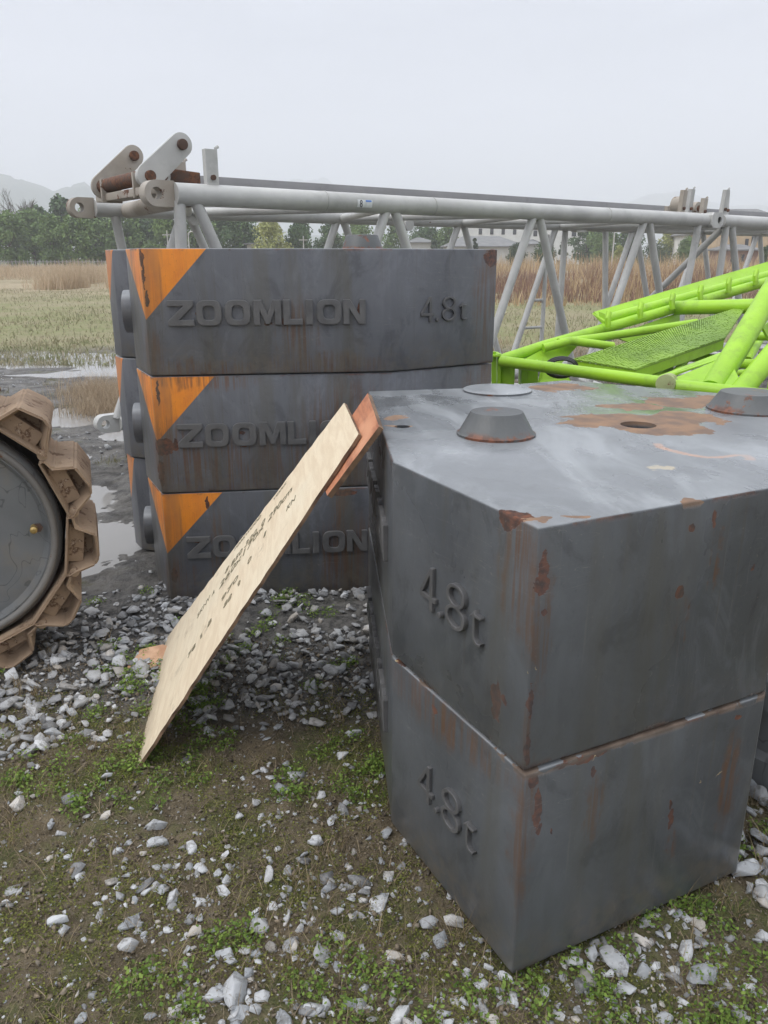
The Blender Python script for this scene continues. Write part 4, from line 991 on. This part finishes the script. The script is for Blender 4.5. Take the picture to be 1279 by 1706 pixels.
# keep the footprint of standing things free
def inside(x, y):
    def pip(poly, x, y):
        r = np.zeros(len(x), bool); j = len(poly)-1
        for i in range(len(poly)):
            xi, yi = poly[i]; xj, yj = poly[j]; cnd = ((yi > y) != (yj > y)) & (x < (xj-xi)*(y-yi)/(yj-yi+1e-12)+xi); r ^= cnd; j = i
        return r
    def wp(A, rz, poly, s):
        cx = sum(p[0] for p in poly)/len(poly); cy = sum(p[1] for p in poly)/len(poly)
        o = []
        for px, py in poly:
            v = Matrix.Rotation(rz, 2) @ Vector((cx+(px-cx)*s, cy+(py-cy)*s)); o.append((A.x+v.x, A.y+v.y))
        return o
    return pip(wp(AL, RZL, polyL, .97), x, y) | pip(wp(AR, RZR, polyR, .985), x, y)
def field(n, x0, x1, y0, y1, dens):
    x = rng.uniform(x0, x1, n); y = rng.uniform(y0, y1, n); k_ = rng.random(n) < dens(x, y); x, y = x[k_], y[k_]; q = ~inside(x, y); return x[q], y[q]
def band(v, a, b): return np.clip((v-a)/(b-a), 0, 1)
def d_dense(x, y):
    n_ = fbm(x*2.2+3, y*2.2+7, 4); wob_ = (fbm(x*1.5, y*1.5+20, 3)-.5)*.9
    b = band(y+wob_, 2.08, 2.30)*(1-band(y+wob_, 3.15, 3.5)*np.where(x < -.2, 1, .4))
    b = np.where(x < -1.05, b*(1-band(y+wob_*.6, 2.7, 3.3)), b)
    left = band(-x, .75, 1.0)*band(y, 1.75, 2.0)*(1-band(y, 3.0, 3.4))
    return np.clip(np.maximum(b, left*.9)*(.16+1.1*band(n_, .36, .56)), 0, 1)
x, y = field(15500, -2.6, 1.2, 1.6, 4.4, d_dense); s = np.clip(rng.lognormal(math.log(.030), .48, len(x)), .010, .078)
mi = (rng.random(len(x)) < .22).astype(int)
g1 = scatter('gravel', x, y, s, [m_stone, m_stone_l], ROCKS, .26, .35, .0, mi); tag(g1, 'crushed grey gravel around the stacks and the leaning board', 'gravel', kind='stuff')
def d_fore(x, y):
    n_ = fbm(x*3.1+11, y*3.1+2, 4); near_ = 1-band(y, 1.35, 2.0)*.72
    return np.clip(near_*(.16+1.1*band(n_, .46, .66)), 0, 1)*(1-band(y, 2.3, 2.6)*.7)
x, y = field(15000, -1.6, 1.6, 1.0, 2.6, d_fore); s = np.clip(rng.lognormal(math.log(.0132), .66, len(x)), .006, .062)
mi = (rng.random(len(x)) < .62).astype(int)
g2 = scatter('gravel', x, y, s, [m_stone, m_stone_l], ROCKS, .42, .35, 0, mi); tag(g2, 'scattered pale stones in the mossy soil in the foreground', 'gravel', kind='stuff')
x, y = field(66000, -1.7, 1.8, 1.0, 2.9, lambda x, y: .25+.75*fbm(x*5, y*5, 3)); s = np.clip(rng.lognormal(math.log(.0068), .5, len(x)), .003, .020)
mi = (rng.random(len(x)) < .13).astype(int)
g3 = scatter('grit', x, y, s, [mat_stone('grit', (.06, .045, .03), (.28, .225, .155), (.34, .30, .24)), m_stone_l], ROCKS_S, .25, .6, 0, mi); tag(g3, 'fine grit and soil crumbs between the larger stones', 'grit', kind='stuff')
# right of the near stack
x, y = field(420, .85, 1.7, 1.15, 2.2, lambda x, y: .7+0*x); s = np.clip(rng.lognormal(math.log(.055), .35, len(x)), .02, .10)
g4 = scatter('gravel', x, y, s, [m_stone, m_stone_l], ROCKS, .2, .4, 0, (rng.random(len(x)) < .7).astype(int)); tag(g4, 'coarse pale gravel to the right of the near stack', 'gravel', kind='stuff')
# mud gravel beyond
x, y = field(9000, -7, 2.5, 3.3, 13, lambda x, y: np.clip(band(fbm(x*1.1, y*1.1+4, 4), .42, .62)*.9, 0, 1)*(1-.5*band(y, 6, 12))); s = np.clip(rng.lognormal(math.log(.025), .5, len(x)), .008, .08)
g5 = scatter('gravel', x, y, s, [m_stone], ROCKS_S, .35, .4, 0); tag(g5, 'dark wet gravel trodden into the mud behind the crawler track', 'gravel', kind='stuff')
# big single stones
BIG = [((588, 1222), .052, 'pale angular stone beside the near stack, below the shaded gravel'), ((470, 1320), .045, 'flat pale stone alone on the moss in the middle foreground'), ((32, 1345), .05, 'flat pale stone at the left edge on green moss'),
 ((625, 1510), .062, 'big bluish stone left of the low corner of the near stack'), ((712, 1537), .048, 'square pale stone just left of the near stack low corner'), ((757, 1537), .046, 'bluish stone touching the near stack low corner'),
 ((395, 1658), .072, 'largest pale stone at the bottom of the picture, left of centre'), ((326, 1560), .036, 'round white stone above the largest bottom stone'), ((97, 1541), .045, 'white wedge stone in the lower left foreground'),
 ((957, 1606), .034, 'small round stone right of the near stack low corner'), ((1024, 1606), .060, 'tall bluish stone in front of the near stack right face'), ((985, 1590), .036, 'white stone touching the bottom edge of the right face'),
 ((1172, 1624), .062, 'white boulder like stone near the lower right corner'), ((1245, 1455), .075, 'long white stone at the right edge beside the near stack'), ((1216, 1440), .06, 'pale stone under the right corner of the near stack'),
 ((1270, 1492), .05, 'small pale stone at the right edge below the long white one'), ((665, 1690), .05, 'white stone cut by the bottom frame edge near the centre'), ((590, 1672), .04, 'bluish stone at the bottom edge right of the largest stone'), ((1070, 1570), .042, 'grey blue stone in front of the right face'),
 ((112, 1168), .036, 'single pale stone between the track and the wood scrap')]
for i, ((px, py), s_, lb) in enumerate(BIG):
    p = atz(px, py, .01); v, f = ROCKS[(i*5+3) % 16]; v = v*np.array([1.15, .95, .9])*s_*.62
    a = (i*2.4) % 6.28; ca, sa = math.cos(a), math.sin(a); v = v @ np.array([[ca, sa, 0], [-sa, ca, 0], [0, 0, 1]])
    o = big_mesh('stone', v, f, m_stone_l); o.location = (p.x, p.y, gz(p.x, p.y)+s_*.16); tag(o, lb, 'stone', 'larger loose stones in the foreground')

# ---------------------------------------------------------------- ground plants
def blades(x, y, h, wd, lean, curl=.5, seg=3, z=None):
    n = len(x); a = rng.uniform(0, 2*np.pi, n); la = rng.uniform(0, 2*np.pi, n); z0 = gh(x, y)-.003 if z is None else z
    dirs = np.stack([np.cos(la), np.sin(la)], 1); side = np.stack([-np.sin(a), np.cos(a)], 1)
    Vv = np.zeros((n, (seg+1)*2, 3))
    for i in range(seg+1):
        t = i/seg; off_ = lean*h*(t**(1+curl)); zz = z0+h*t*np.sqrt(np.clip(1-(lean*t)**2, .05, 1)); w_ = wd*(1-t*.9)/2
        c0 = np.stack([x+dirs[:, 0]*off_, y+dirs[:, 1]*off_], 1)
        Vv[:, 2*i, :2] = c0-side*w_[:, None]; Vv[:, 2*i+1, :2] = c0+side*w_[:, None]; Vv[:, 2*i, 2] = zz; Vv[:, 2*i+1, 2] = zz
    Fb = np.array([[2*i, 2*i+1, 2*i+3, 2*i+2] for i in range(seg)])
    return Vv.reshape(-1, 3), (Fb[None]+(np.arange(n)*(seg+1)*2)[:, None, None]).reshape(-1, 4)
def mat_leaf(name, a, b, c3=None, tr=.25):
    k = NT(name); g = k.n('ShaderNodeNewGeometry'); rnd_ = g.outputs['Random Per Island']; c = k.mix(rnd_, a, b)
    if c3: c = k.mix(k.step(k.noise(1.7, 4), .45, .6), c, c3)
    k.col(c); k.rough(.7)
    tb = k.n('ShaderNodeBsdfTranslucent'); k.l(c, tb.inputs[0]) if not isinstance(c, tuple) else None
    mx = k.n('ShaderNodeMixShader'); mx.inputs[0].default_value = tr; k.l(k.b.outputs[0], mx.inputs[1]); k.l(tb.outputs[0], mx.inputs[2]); k.l(mx.outputs[0], k.out.inputs[0])
    return k.m
m_weed = mat_leaf('weed green', (.08, .15, .02), (.24, .34, .06)); m_straw = mat_leaf('straw', (.22, .16, .085), (.42, .34, .20)); m_root = mat_leaf('dead stalk', (.075, .055, .032), (.38, .30, .19))
m_mosst = mat_leaf('moss', (.08, .10, .016), (.25, .26, .055))
def stuff(name, data, mat, lb, cat):
    o = big_mesh(name, data[0], data[1], mat); tag(o, lb, cat, kind='stuff'); return o
# leaf weeds in clumps
def clumps(n, x0, x1, y0, y1, per, rad, dens):
    cx, cy = field(n, x0, x1, y0, y1, dens); k_ = len(cx)*per; i = rng.integers(0, len(cx), k_)
    r_ = rad*np.sqrt(rng.random(k_))*rng.uniform(.5, 1.2, k_); a = rng.uniform(0, 6.283, k_); x, y = cx[i]+r_*np.cos(a), cy[i]+r_*np.sin(a); q = ~inside(x, y); return x[q], y[q]
dw = lambda x, y: np.clip(band(fbm(x*2.5+30, y*2.5, 4), .44, .58), 0, 1)
def leaves(x, y, s, zr):
    n = len(x); z = gh(x, y)+rng.uniform(.002, 1, n)*zr; Rm = rotm(n, .55)
    q = np.array([[-.5, 0, 0], [0, -.32, .05], [.5, 0, 0], [0, .32, .05]]); P = np.einsum('nij,vj->nvi', Rm, q)*s[:, None, None]+np.stack([x, y, z], 1)[:, None]
    return P.reshape(-1, 3), (np.arange(n*4).reshape(-1, 4))
x, y = clumps(900, -1.7, 1.7, 1.05, 3.4, 80, .045, dw); stuff('weeds', leaves(x, y, rng.uniform(.005, .014, len(x)), .030), m_weed, 'small leafy green weeds growing among the stones', 'weeds')
x, y = clumps(4200, -1.7, 1.8, 1.05, 2.5, 44, .04, lambda x, y: np.clip(band(fbm(x*3.3, y*3.3+9, 4), .36, .54), 0, 1)); stuff('moss', leaves(x, y, rng.uniform(.003, .008, len(x)), .008), m_mosst, 'dark green moss cushions on the foreground soil', 'moss')
x, y = clumps(300, -1.7, 1.8, 1.05, 3.3, 14, .03, dw); n = len(x); stuff('grass', blades(x, y, rng.uniform(.015, .05, n), rng.uniform(.0012, .003, n), rng.uniform(.2, .8, n)), m_weed, 'thin green grass blades between the stones', 'grass')
x, y = field(46000, -1.7, 1.8, 1.0, 2.7, lambda x, y: (.25+.75*band(fbm(x*2+5, y*2+5, 3), .4, .6))*(1-.6*band(y, 2.15, 2.5))); n = len(x); stuff('dry_grass', blades(x, y, rng.uniform(.012, .055, n), rng.uniform(.0010, .0026, n), rng.uniform(.75, .995, n), .2, z=gh(x, y)+rng.uniform(-.002, .006, n)), m_root, 'dead brown stalks and roots matted over the soil', 'dead stalks')
x, y = clumps(210, -1.7, 1.8, 1.05, 2.9, 15, .02, lambda x, y: .8+0*x); n = len(x); stuff('dry_grass', blades(x, y, rng.uniform(.03, .10, n), rng.uniform(.001, .0026, n), rng.uniform(.3, .97, n), .6, 4), m_straw, 'pale dry straw tufts in the foreground', 'dry grass')
x, y = clumps(26, .95, 1.5, 1.1, 1.8, 30, .03, lambda x, y: 1+0*x); n = len(x); stuff('dry_grass', blades(x, y, rng.uniform(.05, .13, n), rng.uniform(.001, .0026, n), rng.uniform(.3, .97, n), .6, 4), m_straw, 'longer straw tufts beside the near right stack', 'dry grass')
# tufts by the far stack
m_dryt = mat_leaf('dry tuft', (.28, .21, .14), (.56, .45, .32))
cx = np.array([-2.95, -2.7, -2.5, -3.15, -3.0, -2.75, -2.3, -2.85, -2.6, -3.3]); cy = np.array([8.2, 8.0, 8.3, 8.7, 8.6, 8.5, 8.2, 7.9, 7.8, 8.9])
i = rng.integers(0, len(cx), 5200); x = cx[i]+rng.normal(0, .18, 5200); y = cy[i]+rng.normal(0, .16, 5200); n = len(x)
stuff('dry_grass', blades(x, y, rng.uniform(.08, .36, n)*(.5+.8*fbm(x*3, y*3, 3)), rng.uniform(.003, .007, n), rng.uniform(.1, .8, n), .6), m_dryt, 'tall dry grass tuft left of the far stack', 'dry grass')
# mud fringe grass 3.4-12 m
x, y = clumps(900, -8, 3.5, 3.6, 13, 26, .13, lambda x, y: np.clip(band(fbm(x*.9+8, y*.9+3, 4), .47, .6), 0, 1)); n = len(x)
stuff('grass', blades(x, y, rng.uniform(.02, .09, n), rng.uniform(.003, .007, n), rng.uniform(.2, .95, n)), mat_leaf('mud grass', (.10, .11, .035), (.26, .22, .11)), 'short trampled grass in the mud behind the crawler track', 'grass')
# meadow 13-34 m
m_mead = mat_leaf('meadow grass', (.22, .22, .12), (.42, .36, .25), (.25, .26, .13))
n = 60000; y = 11.5+rng.random(n)**1.6*26; x = rng.uniform(-.62, .62, n)*y*1.05; k_ = (np.abs(x) > .2*y) | (x > 0); x, y = x[k_], y[k_]; k_ = rng.random(len(x)) < .25+.75*band(fbm(x*.5, y*.5, 3), .4, .6); x, y = x[k_], y[k_]; n = len(x)
stuff('grass', blades(x, y, rng.uniform(.04, .13, n), rng.uniform(.012, .03, n), rng.uniform(.2, .95, n), .4, 2), m_mead, 'short yellow green meadow grass beyond the mud', 'meadow grass')
# reeds
def reeds(x, y, h0, h1, w0, w1, mat, lb):
    n = len(x); stuff('reeds', blades(x, y, rng.uniform(h0, h1, n)*(.22+1.25*band(fbm(x*.28, y*.22+2, 4), .36, .62)), rng.uniform(w0, w1, n), rng.uniform(.02, .5, n), .6, 2), mat, lb, 'reeds')
m_reedl = mat_leaf('pale reeds', (.42, .32, .21), (.62, .50, .36), (.50, .40, .28)); m_reedb = mat_leaf('brown reeds', (.17, .105, .075), (.36, .25, .18), (.26, .15, .11)); m_reedo = mat_leaf('tan reeds', (.38, .27, .15), (.56, .42, .26))
n = 15000; y = rng.uniform(50, 92, n); x = -rng.uniform(.30, .62, n)*y; reeds(x, y, .12, .62, .03, .07, m_reedl, 'pale dry reeds below the tree line at the left')
n = 5000; y = rng.uniform(36, 46, n); x = -rng.uniform(.335, .405, n)*y+rng.normal(0, .6, n); q = rng.random(n) < band(fbm(x*.9, y*.5, 3), .40, .55); x, y = x[q], y[q]; reeds(x, y, .3, .90, .02, .05, m_reedl, 'taller brown reed stand just left of the far stack')
n = 21000; y = rng.uniform(27, 56, n); x = rng.uniform(.08, .62, n)*y; q = rng.random(n) < band(fbm(x*.35, y*.35, 3), .40, .52); reeds(x[q], y[q], .22, .90, .02, .06, m_reedb, 'brown reed beds seen through the grey boom')
n = 8000; y = rng.uniform(25, 50, n); x = rng.uniform(.08, .62, n)*y; q = rng.random(n) < band(fbm(x*.3+9, y*.3, 3), .5, .6); reeds(x[q], y[q], .3, 1.2, .02, .06, m_reedo, 'tan reed clumps seen through the grey boom')
n = 9000; y = rng.uniform(9.5, 16, n); x = rng.uniform(.12, .62, n)*y; q = rng.random(n) < band(fbm(x*.9+9, y*.9, 3), .4, .6); x, y = x[q], y[q]; n = len(x)
stuff('dry_grass', blades(x, y, rng.uniform(.05, .28, n), rng.uniform(.005, .012, n), rng.uniform(.1, .8, n), .5, 2), m_dryt, 'dry grass on the near side of the meadow behind the green frame', 'dry grass')
n = 7000; y = rng.uniform(60, 100, n); x = rng.uniform(-.1, .62, n)*y; reeds(x, y, .6, 1.3, .05, .10, m_reedo, 'low dry scrub in front of the village')

# ---------------------------------------------------------------- trees
def mat_fol(name, a, b):
    k = NT(name); g = k.n('ShaderNodeNewGeometry'); c = k.mix(g.outputs['Random Per Island'], a, b); c = k.mix(k.step(k.noise(.55, 4), .35, .65), c, tuple(x*1.35 for x in b)); k.col(c); k.rough(.75); return k.m
m_bark = mat_simple('bark', (.07, .055, .04), (.12, .10, .08), 3, .9, .5, 12)
FOL = {'dark': mat_fol('dark foliage', (.035, .070, .026), (.065, .115, .040)), 'mid': mat_fol('mid foliage', (.060, .110, .032), (.115, .18, .050)), 'light': mat_fol('willow foliage', (.22, .25, .08), (.32, .34, .12)), 'blue': mat_fol('cypress foliage', (.035, .06, .035), (.07, .10, .055))}
def crown_mesh(kind, h, w_, seed):
    r = np.random.default_rng(seed); nb_ = 40 if kind != 'cone' else 22; cs = []
    for i in range(nb_):
        t = r.random(); zz = h*(.14+.80*t); rad = w_*.5*(math.sin(math.pi*min(1, .18+.80*t))**.7 if kind != 'cone' else (1.05-t)*.9)
        a = r.uniform(0, 6.283); q = rad*r.uniform(.25, .8); cs.append((q*math.cos(a), q*math.sin(a), zz, w_*r.uniform(.13, .24)*(1 if kind != 'cone' else .75)))
    P = []
    for (cx, cy, cz, cr_) in cs:
        n = 110; d = r.normal(0, 1, (n, 3)); d /= np.linalg.norm(d, axis=1)[:, None]; rr = cr_*r.uniform(.55, 1.12, n)[:, None]; P.append(np.array([cx, cy, cz])+d*rr*np.array([1, 1, .8]))
    P = np.concatenate(P); n = len(P); q = np.array([[-.5, -.35, 0], [.5, -.3, 0], [.4, .4, .1], [-.35, .35, .05]])
    global rng; old = rng; rng = r; Rm = rotm(n, 1.1); rng = old
    s = h*r.uniform(.025, .055, n); V_ = np.einsum('nij,vj->nvi', Rm, q)*s[:, None, None]+P[:, None]
    return V_.reshape(-1, 3), np.arange(n*4).reshape(-1, 4)
TREES = {}
def tree(px, top, dist, wpx, kind, fol, lb, seed, name='tree', group='trees along the far edge of the field'):
    g = at(px, 428, dist); zg = gz(g.x, dist); ztop = at(px, top, dist).z; h = ztop-zg; wd = wpx*dist/F
    root = empty(name, (g.x, dist, zg), seed*1.7); tag(root, lb, 'tree', group)
    V_, F_ = crown_mesh(kind, h, wd, seed); big_mesh('crown', V_, F_, FOL[fol], parent=root)
    m = MB(); m.path([(0, 0, -.3), (.02*h*.2, 0, h*.25), (0, .02*h, h*.62)], [h*.028, h*.022, h*.008], 8)
    for q in range(4):
        a = q*1.6+seed; m.path([(0, 0, h*(.2+.06*q)), (math.cos(a)*wd*.2, math.sin(a)*wd*.2, h*(.4+.06*q))], [h*.012, h*.005], 6)
    m.build('trunk', m_bark, root)
    return root
TL = [(-40, 345, 100, 80, 'mid'), (18, 352, 98, 62, 'mid'), (58, 350, 104, 58, 'mid'), (72, 344, 110, 46, 'dark'), (108, 326, 112, 44, 'dark'), (92, 362, 96, 50, 'mid'), (130, 356, 95, 60, 'mid'), (160, 345, 104, 60, 'mid'), (205, 348, 100, 60, 'mid'), (240, 342, 104, 64, 'dark'), (282, 352, 98, 56, 'mid'), (328, 350, 98, 56, 'mid'), (362, 345, 104, 60, 'dark'), (402, 352, 98, 58, 'dark')]
for i, (px, top, d, wpx, f) in enumerate(TL):
    side_ = 'left of the far stack' if px < 170 else 'seen between the boom lacing above the far stack'
    lb = {'mid': 'mid green broadleaf tree ', 'dark': 'dark green dense tree '}[f]+['at the left picture edge', 'near the left edge below the bare tree', 'just right of the bare tree', 'behind the bushy row under the low hill saddle', 'the tallest rounded tree left of the grey eye end', 'low and round in front of the tallest left tree', 'below the far grey eye end', 'directly behind the far chord eye end', 'behind the top of the orange corner', 'behind the crossing tubes at the boom end', 'behind the first pair of near lacing tubes', 'between the first lacing tubes and the lamp post', 'just left of the pale willow', 'touching the pale willow on its left'][i]
    tree(px, top, d, wpx*1.22, 'round', f, lb, 11+i)
tree(452, 368, 92, 66, 'round', 'light', 'pale yellow green willow behind the boom', 41)
tree(498, 366, 98, 52, 'round', 'dark', 'dark tree right of the pale willow', 42); tree(548, 374, 105, 46, 'round', 'dark', 'dark tree behind the cone on the far stack', 43)
tree(660, 376, 120, 60, 'round', 'mid', 'green tree left of the low pale shed', 44); tree(706, 372, 125, 66, 'round', 'dark', 'dark tree behind the low pale shed', 45); tree(745, 378, 118, 44, 'round', 'mid', 'green tree between the shed and the grey roof', 46)
tree(722, 398, 100, 24, 'cone', 'blue', 'small dark conifer left of the white building', 47); tree(790, 392, 96, 18, 'cone', 'blue', 'small conifer in front of the grey roof', 48); tree(937, 394, 96, 22, 'cone', 'blue', 'small round conifer in front of the white building end', 49)
tree(905, 402, 92, 40, 'round', 'dark', 'low dark bush tree right of the grey roof', 50); tree(975, 372, 125, 56, 'round', 'dark', 'dark tree at the right end of the white building', 51); tree(1005, 365, 118, 62, 'round', 'mid', 'green tree behind the thin white pole', 52); tree(1046, 372, 122, 54, 'round', 'dark', 'dark tree right of the thin white pole', 53)
tree(1092, 408, 100, 66, 'round', 'blue', 'low dark rounded tree in the gap of the skyline', 54); tree(1118, 375, 112, 46, 'round', 'light', 'pale green tree left of the beige building', 55); tree(1145, 396, 100, 40, 'round', 'mid', 'green bush tree at the foot of the beige building', 56)
tree(1276, 410, 84, 24, 'round', 'dark', 'dark small tree at the right picture edge', 57); tree(598, 370, 118, 60, 'round', 'mid', 'green tree behind the near lacing tubes in the middle', 58)
tree(1030, 410, 90, 20, 'round', 'light', 'small pale bush below the thin white pole', 59); tree(860, 408, 90, 34, 'round', 'blue', 'low dark bush at the right end of the grey roof', 60)
# bare tree at left
def bare(px, top, dist, wpx, seed, lb):
    g = at(px, 428, dist); zg = gz(g.x, dist); h = at(px, top, dist).z-zg; r = random.Random(seed)
    root = empty('bare_tree', (g.x, dist, zg)); tag(root, lb, 'tree')
    tm = MB(); bm_ = MB(); tm.path([(0, 0, -.2), (.1, 0, h*.3), (.05, 0, h*.6)], [.16, .12, .08], 8)
    def br(p, d, L, rad, lvl, m):
        q = p+d*L; m.path([p, p+d*L*.5+Vector((r.uniform(-.1, .1), 0, .05))*L*.3, q], [rad, rad*.75, rad*.5], 5)
        if lvl:
            for _ in range(4):
                nd = (d+Vector((r.uniform(-.7, .7), r.uniform(-.7, .7), r.uniform(-.05, .5)))).normalized(); br(p+d*L*r.uniform(.4, 1), nd, L*.68, rad*.6, lvl-1, m)
    for _ in range(7):
        br(Vector((.06, 0, h*r.uniform(.3, .6))), Vector((r.uniform(-.7, .7), r.uniform(-.5, .5), 1)).normalized(), h*.22, .06, 3, bm_)
    tm.build('trunk', m_bark, root); bm_.build('branches', m_bark, root)
bare(42, 318, 108, 60, 5, 'bare leafless tree rising above the left tree row')

# ---------------------------------------------------------------- buildings and poles
m_wall = mat_simple('white render', (.72, .72, .70), (.62, .62, .60), 1, .85, .1, 5); m_roof = mat_simple('grey roof sheet', (.20, .20, .20), (.15, .155, .155), 1.2, .7, .3, 6)
m_glass = mat_simple('dark window glass', (.03, .035, .04), (.05, .055, .06), 2, .2, 0); m_beige = mat_simple('beige render', (.55, .42, .27), (.48, .36, .23), 1, .85, .1, 5); m_shed = mat_simple('pale shed wall', (.5, .5, .48), (.42, .42, .40), 1, .85, .1, 5)
m_brick = mat_simple('reddish wall', (.30, .19, .15), (.22, .14, .11), 1, .9, .2, 6)
def house(x0, x1, ytop, dist, depth, wall, label, roof_h, roofmat, win=(), ov=.4, gable='hip', fr=True, cat='building', zb=None):
    """win: (px0, px1, py0, py1) windows on the front face"""
    a, b = at(x0, 428, dist), at(x1, 428, dist); ze = at(x0, ytop, dist).z; zg = gz((a.x+b.x)/2, dist)-.3
    root = empty('house' if cat == 'house' else 'building', (a.x, dist, zg)); tag(root, label, cat, 'village buildings beyond the field'); Iv = Matrix.Translation(-Vector((a.x, dist, zg)))
    def pt(name, m, mat, parent=root, **kw):
        o = m.build(name, mat, root, **kw); o.matrix_parent_inverse = Iv; return o
    pt('wall', MB().box(((a.x+b.x)/2, dist+depth/2, (zg+ze)/2), (b.x-a.x, depth, ze-zg)), wall, smooth=False)
    m = MB(); X0, X1, Y0, Y1 = a.x-ov, b.x+ov, dist-ov, dist+depth+ov; ins = depth*.35 if gable == 'hip' else 0
    m.add([(X0, Y0, ze+.01), (X1, Y0, ze+.01), (X1, Y1, ze+.01), (X0, Y1, ze+.01), (X0, Y0, ze+.14), (X1, Y0, ze+.14), (X1, Y1, ze+.14), (X0, Y1, ze+.14), (X0+ins, (Y0+Y1)/2, ze+roof_h), (X1-ins, (Y0+Y1)/2, ze+roof_h)],
          [(0, 3, 2, 1), (0, 1, 5, 4), (1, 2, 6, 5), (2, 3, 7, 6), (3, 0, 4, 7), (4, 5, 9, 8), (6, 7, 8, 9), (5, 6, 9), (7, 4, 8)]); pt('roof', m, roofmat, smooth=False)
    for (p0, p1, q0, q1) in win:
        A, B = at(p0, q1, dist), at(p1, q0, dist)
        o = pt('window', MB().box(((A.x+B.x)/2, dist-.02, (A.z+B.z)/2), (B.x-A.x, .08, B.z-A.z)), m_glass, smooth=False)
        fm = MB(); fm.box(((A.x+B.x)/2, dist-.09, A.z-.08), (B.x-A.x+.3, .12, .1)); fm.box(((A.x+B.x)/2, dist-.075, (A.z+B.z)/2), (.07, .04, B.z-A.z))
        f = fm.build('window_frame', m_wall, o); f.matrix_parent_inverse = Iv
    return root
house(762, 1012, 366, 140, 10, m_wall, 'long white two storey building with a row of dark windows beyond the field', 2.0, m_roof,
      win=[(797+19*i-(797-797), 803+19*i, 381, 391) for i in range(5)]+[(888, 895, 384, 394), (952, 960, 384, 394), (975, 982, 384, 394)])
house(742, 872, 412, 112, 9, m_shed, 'low farm building with a wide grey hipped roof in front of the white building', 1.5, m_roof, cat='house')
house(676, 722, 405, 118, 6, m_shed, 'small pale shed among trees left of the grey roof', .8, m_roof, cat='shed')
house(872, 900, 408, 118, 6, m_shed, 'small lean-to with a dark roof right of the grey roof', .8, m_roof, cat='shed')
house(412, 462, 408, 96, 5, m_shed, 'low pale shed under the willow, just over the top edge of the far stack', .5, m_roof, cat='shed')
house(1190, 1320, 376, 96, 9, m_beige, 'beige two storey house at the right edge with dark windows', 2.0, m_roof, win=[(1240, 1247, 398, 410), (1250, 1258, 394, 410), (1222, 1228, 420, 434), (1238, 1248, 422, 438)], cat='house')
house(1150, 1205, 392, 104, 8, m_wall, 'white house with brown window openings left of the beige one', 1.5, m_roof, win=[(1162, 1169, 398, 410), (1176, 1184, 398, 410), (1162, 1169, 418, 428)], cat='house')
house(1205, 1262, 418, 92, 4, m_brick, 'low reddish brick annex in front of the beige house', .7, m_roof, win=[(1216, 1224, 424, 436), (1232, 1240, 424, 436)], cat='house')
def pole(px, top, dist, lb, lamp=False, r_=.07):
    g = at(px, 428, dist); zg = gz(g.x, dist); h = at(px, top, dist).z-zg; root = empty('street_lamp' if lamp else 'utility_pole', (g.x, dist, zg)); tag(root, lb, 'street lamp' if lamp else 'pole')
    MB().tube((0, 0, -.2), (0, 0, h), r_, r_*.6, n=8).build('post', m_boom, root)
    if lamp: MB().path([(0, 0, h-.05), (.25, 0, h+.1), (.7, 0, h+.08)], .05, 6).build('lamp_arm', m_boom, root); MB().box((.85, 0, h+.06), (.5, .25, .1)).build('lamp_head', m_white, root)
    else: MB().box((0, 0, h-.4), (.9, .08, .08)).build('cross_arm', m_boom, root)
pole(281, 384, 80, 'thin pale utility pole between the trees left of the street lamp'); pole(316, 388, 74, 'street lamp among the trees above the orange corner', True); pole(1020, 375, 80, 'thin white pole right of the white building', r_=.09); pole(506, 393, 86, 'short pale pole right of the willow')
# fence of slats under the left trees
fr_ = empty('field_fence', at(0, 428, 90)); 
fr_.location = (at(0, 428, 90).x, 90, 0); m = MB(); fx0, fx1 = at(-40, 428, 90).x-fr_.location.x, at(175, 428, 90).x-fr_.location.x
q = fx0
while q < fx1: m.box((q, 0, gz(fr_.location.x+q, 90)+.35), (.07, .05, 1.0)); q += .42
m.build('slats', m_bar, fr_, smooth=False); m = MB(); m.box(((fx0+fx1)/2, .05, .95), (fx1-fx0, .05, .06)); m.box(((fx0+fx1)/2, .05, .55), (fx1-fx0, .05, .06)); m.build('rail', m_bar, fr_, smooth=False)
tag(fr_, 'pale grey slatted fence below the trees at the left', 'fence')

# ---------------------------------------------------------------- haze
k = bpy.data.materials.new('haze'); k.use_nodes = True; t = k.node_tree; t.nodes.clear()
oo = t.nodes.new('ShaderNodeOutputMaterial'); pv = t.nodes.new('ShaderNodeVolumePrincipled')
pv.inputs['Density'].default_value = .00115; pv.inputs['Color'].default_value = (.94, .950, 1, 1); pv.inputs['Anisotropy'].default_value = 0
t.links.new(pv.outputs[0], oo.inputs['Volume'])
m = MB().box((0, 0, 150), (11000, 13000, 320)); hz = m.build('haze', k, smooth=False); tag(hz, kind='stuff')
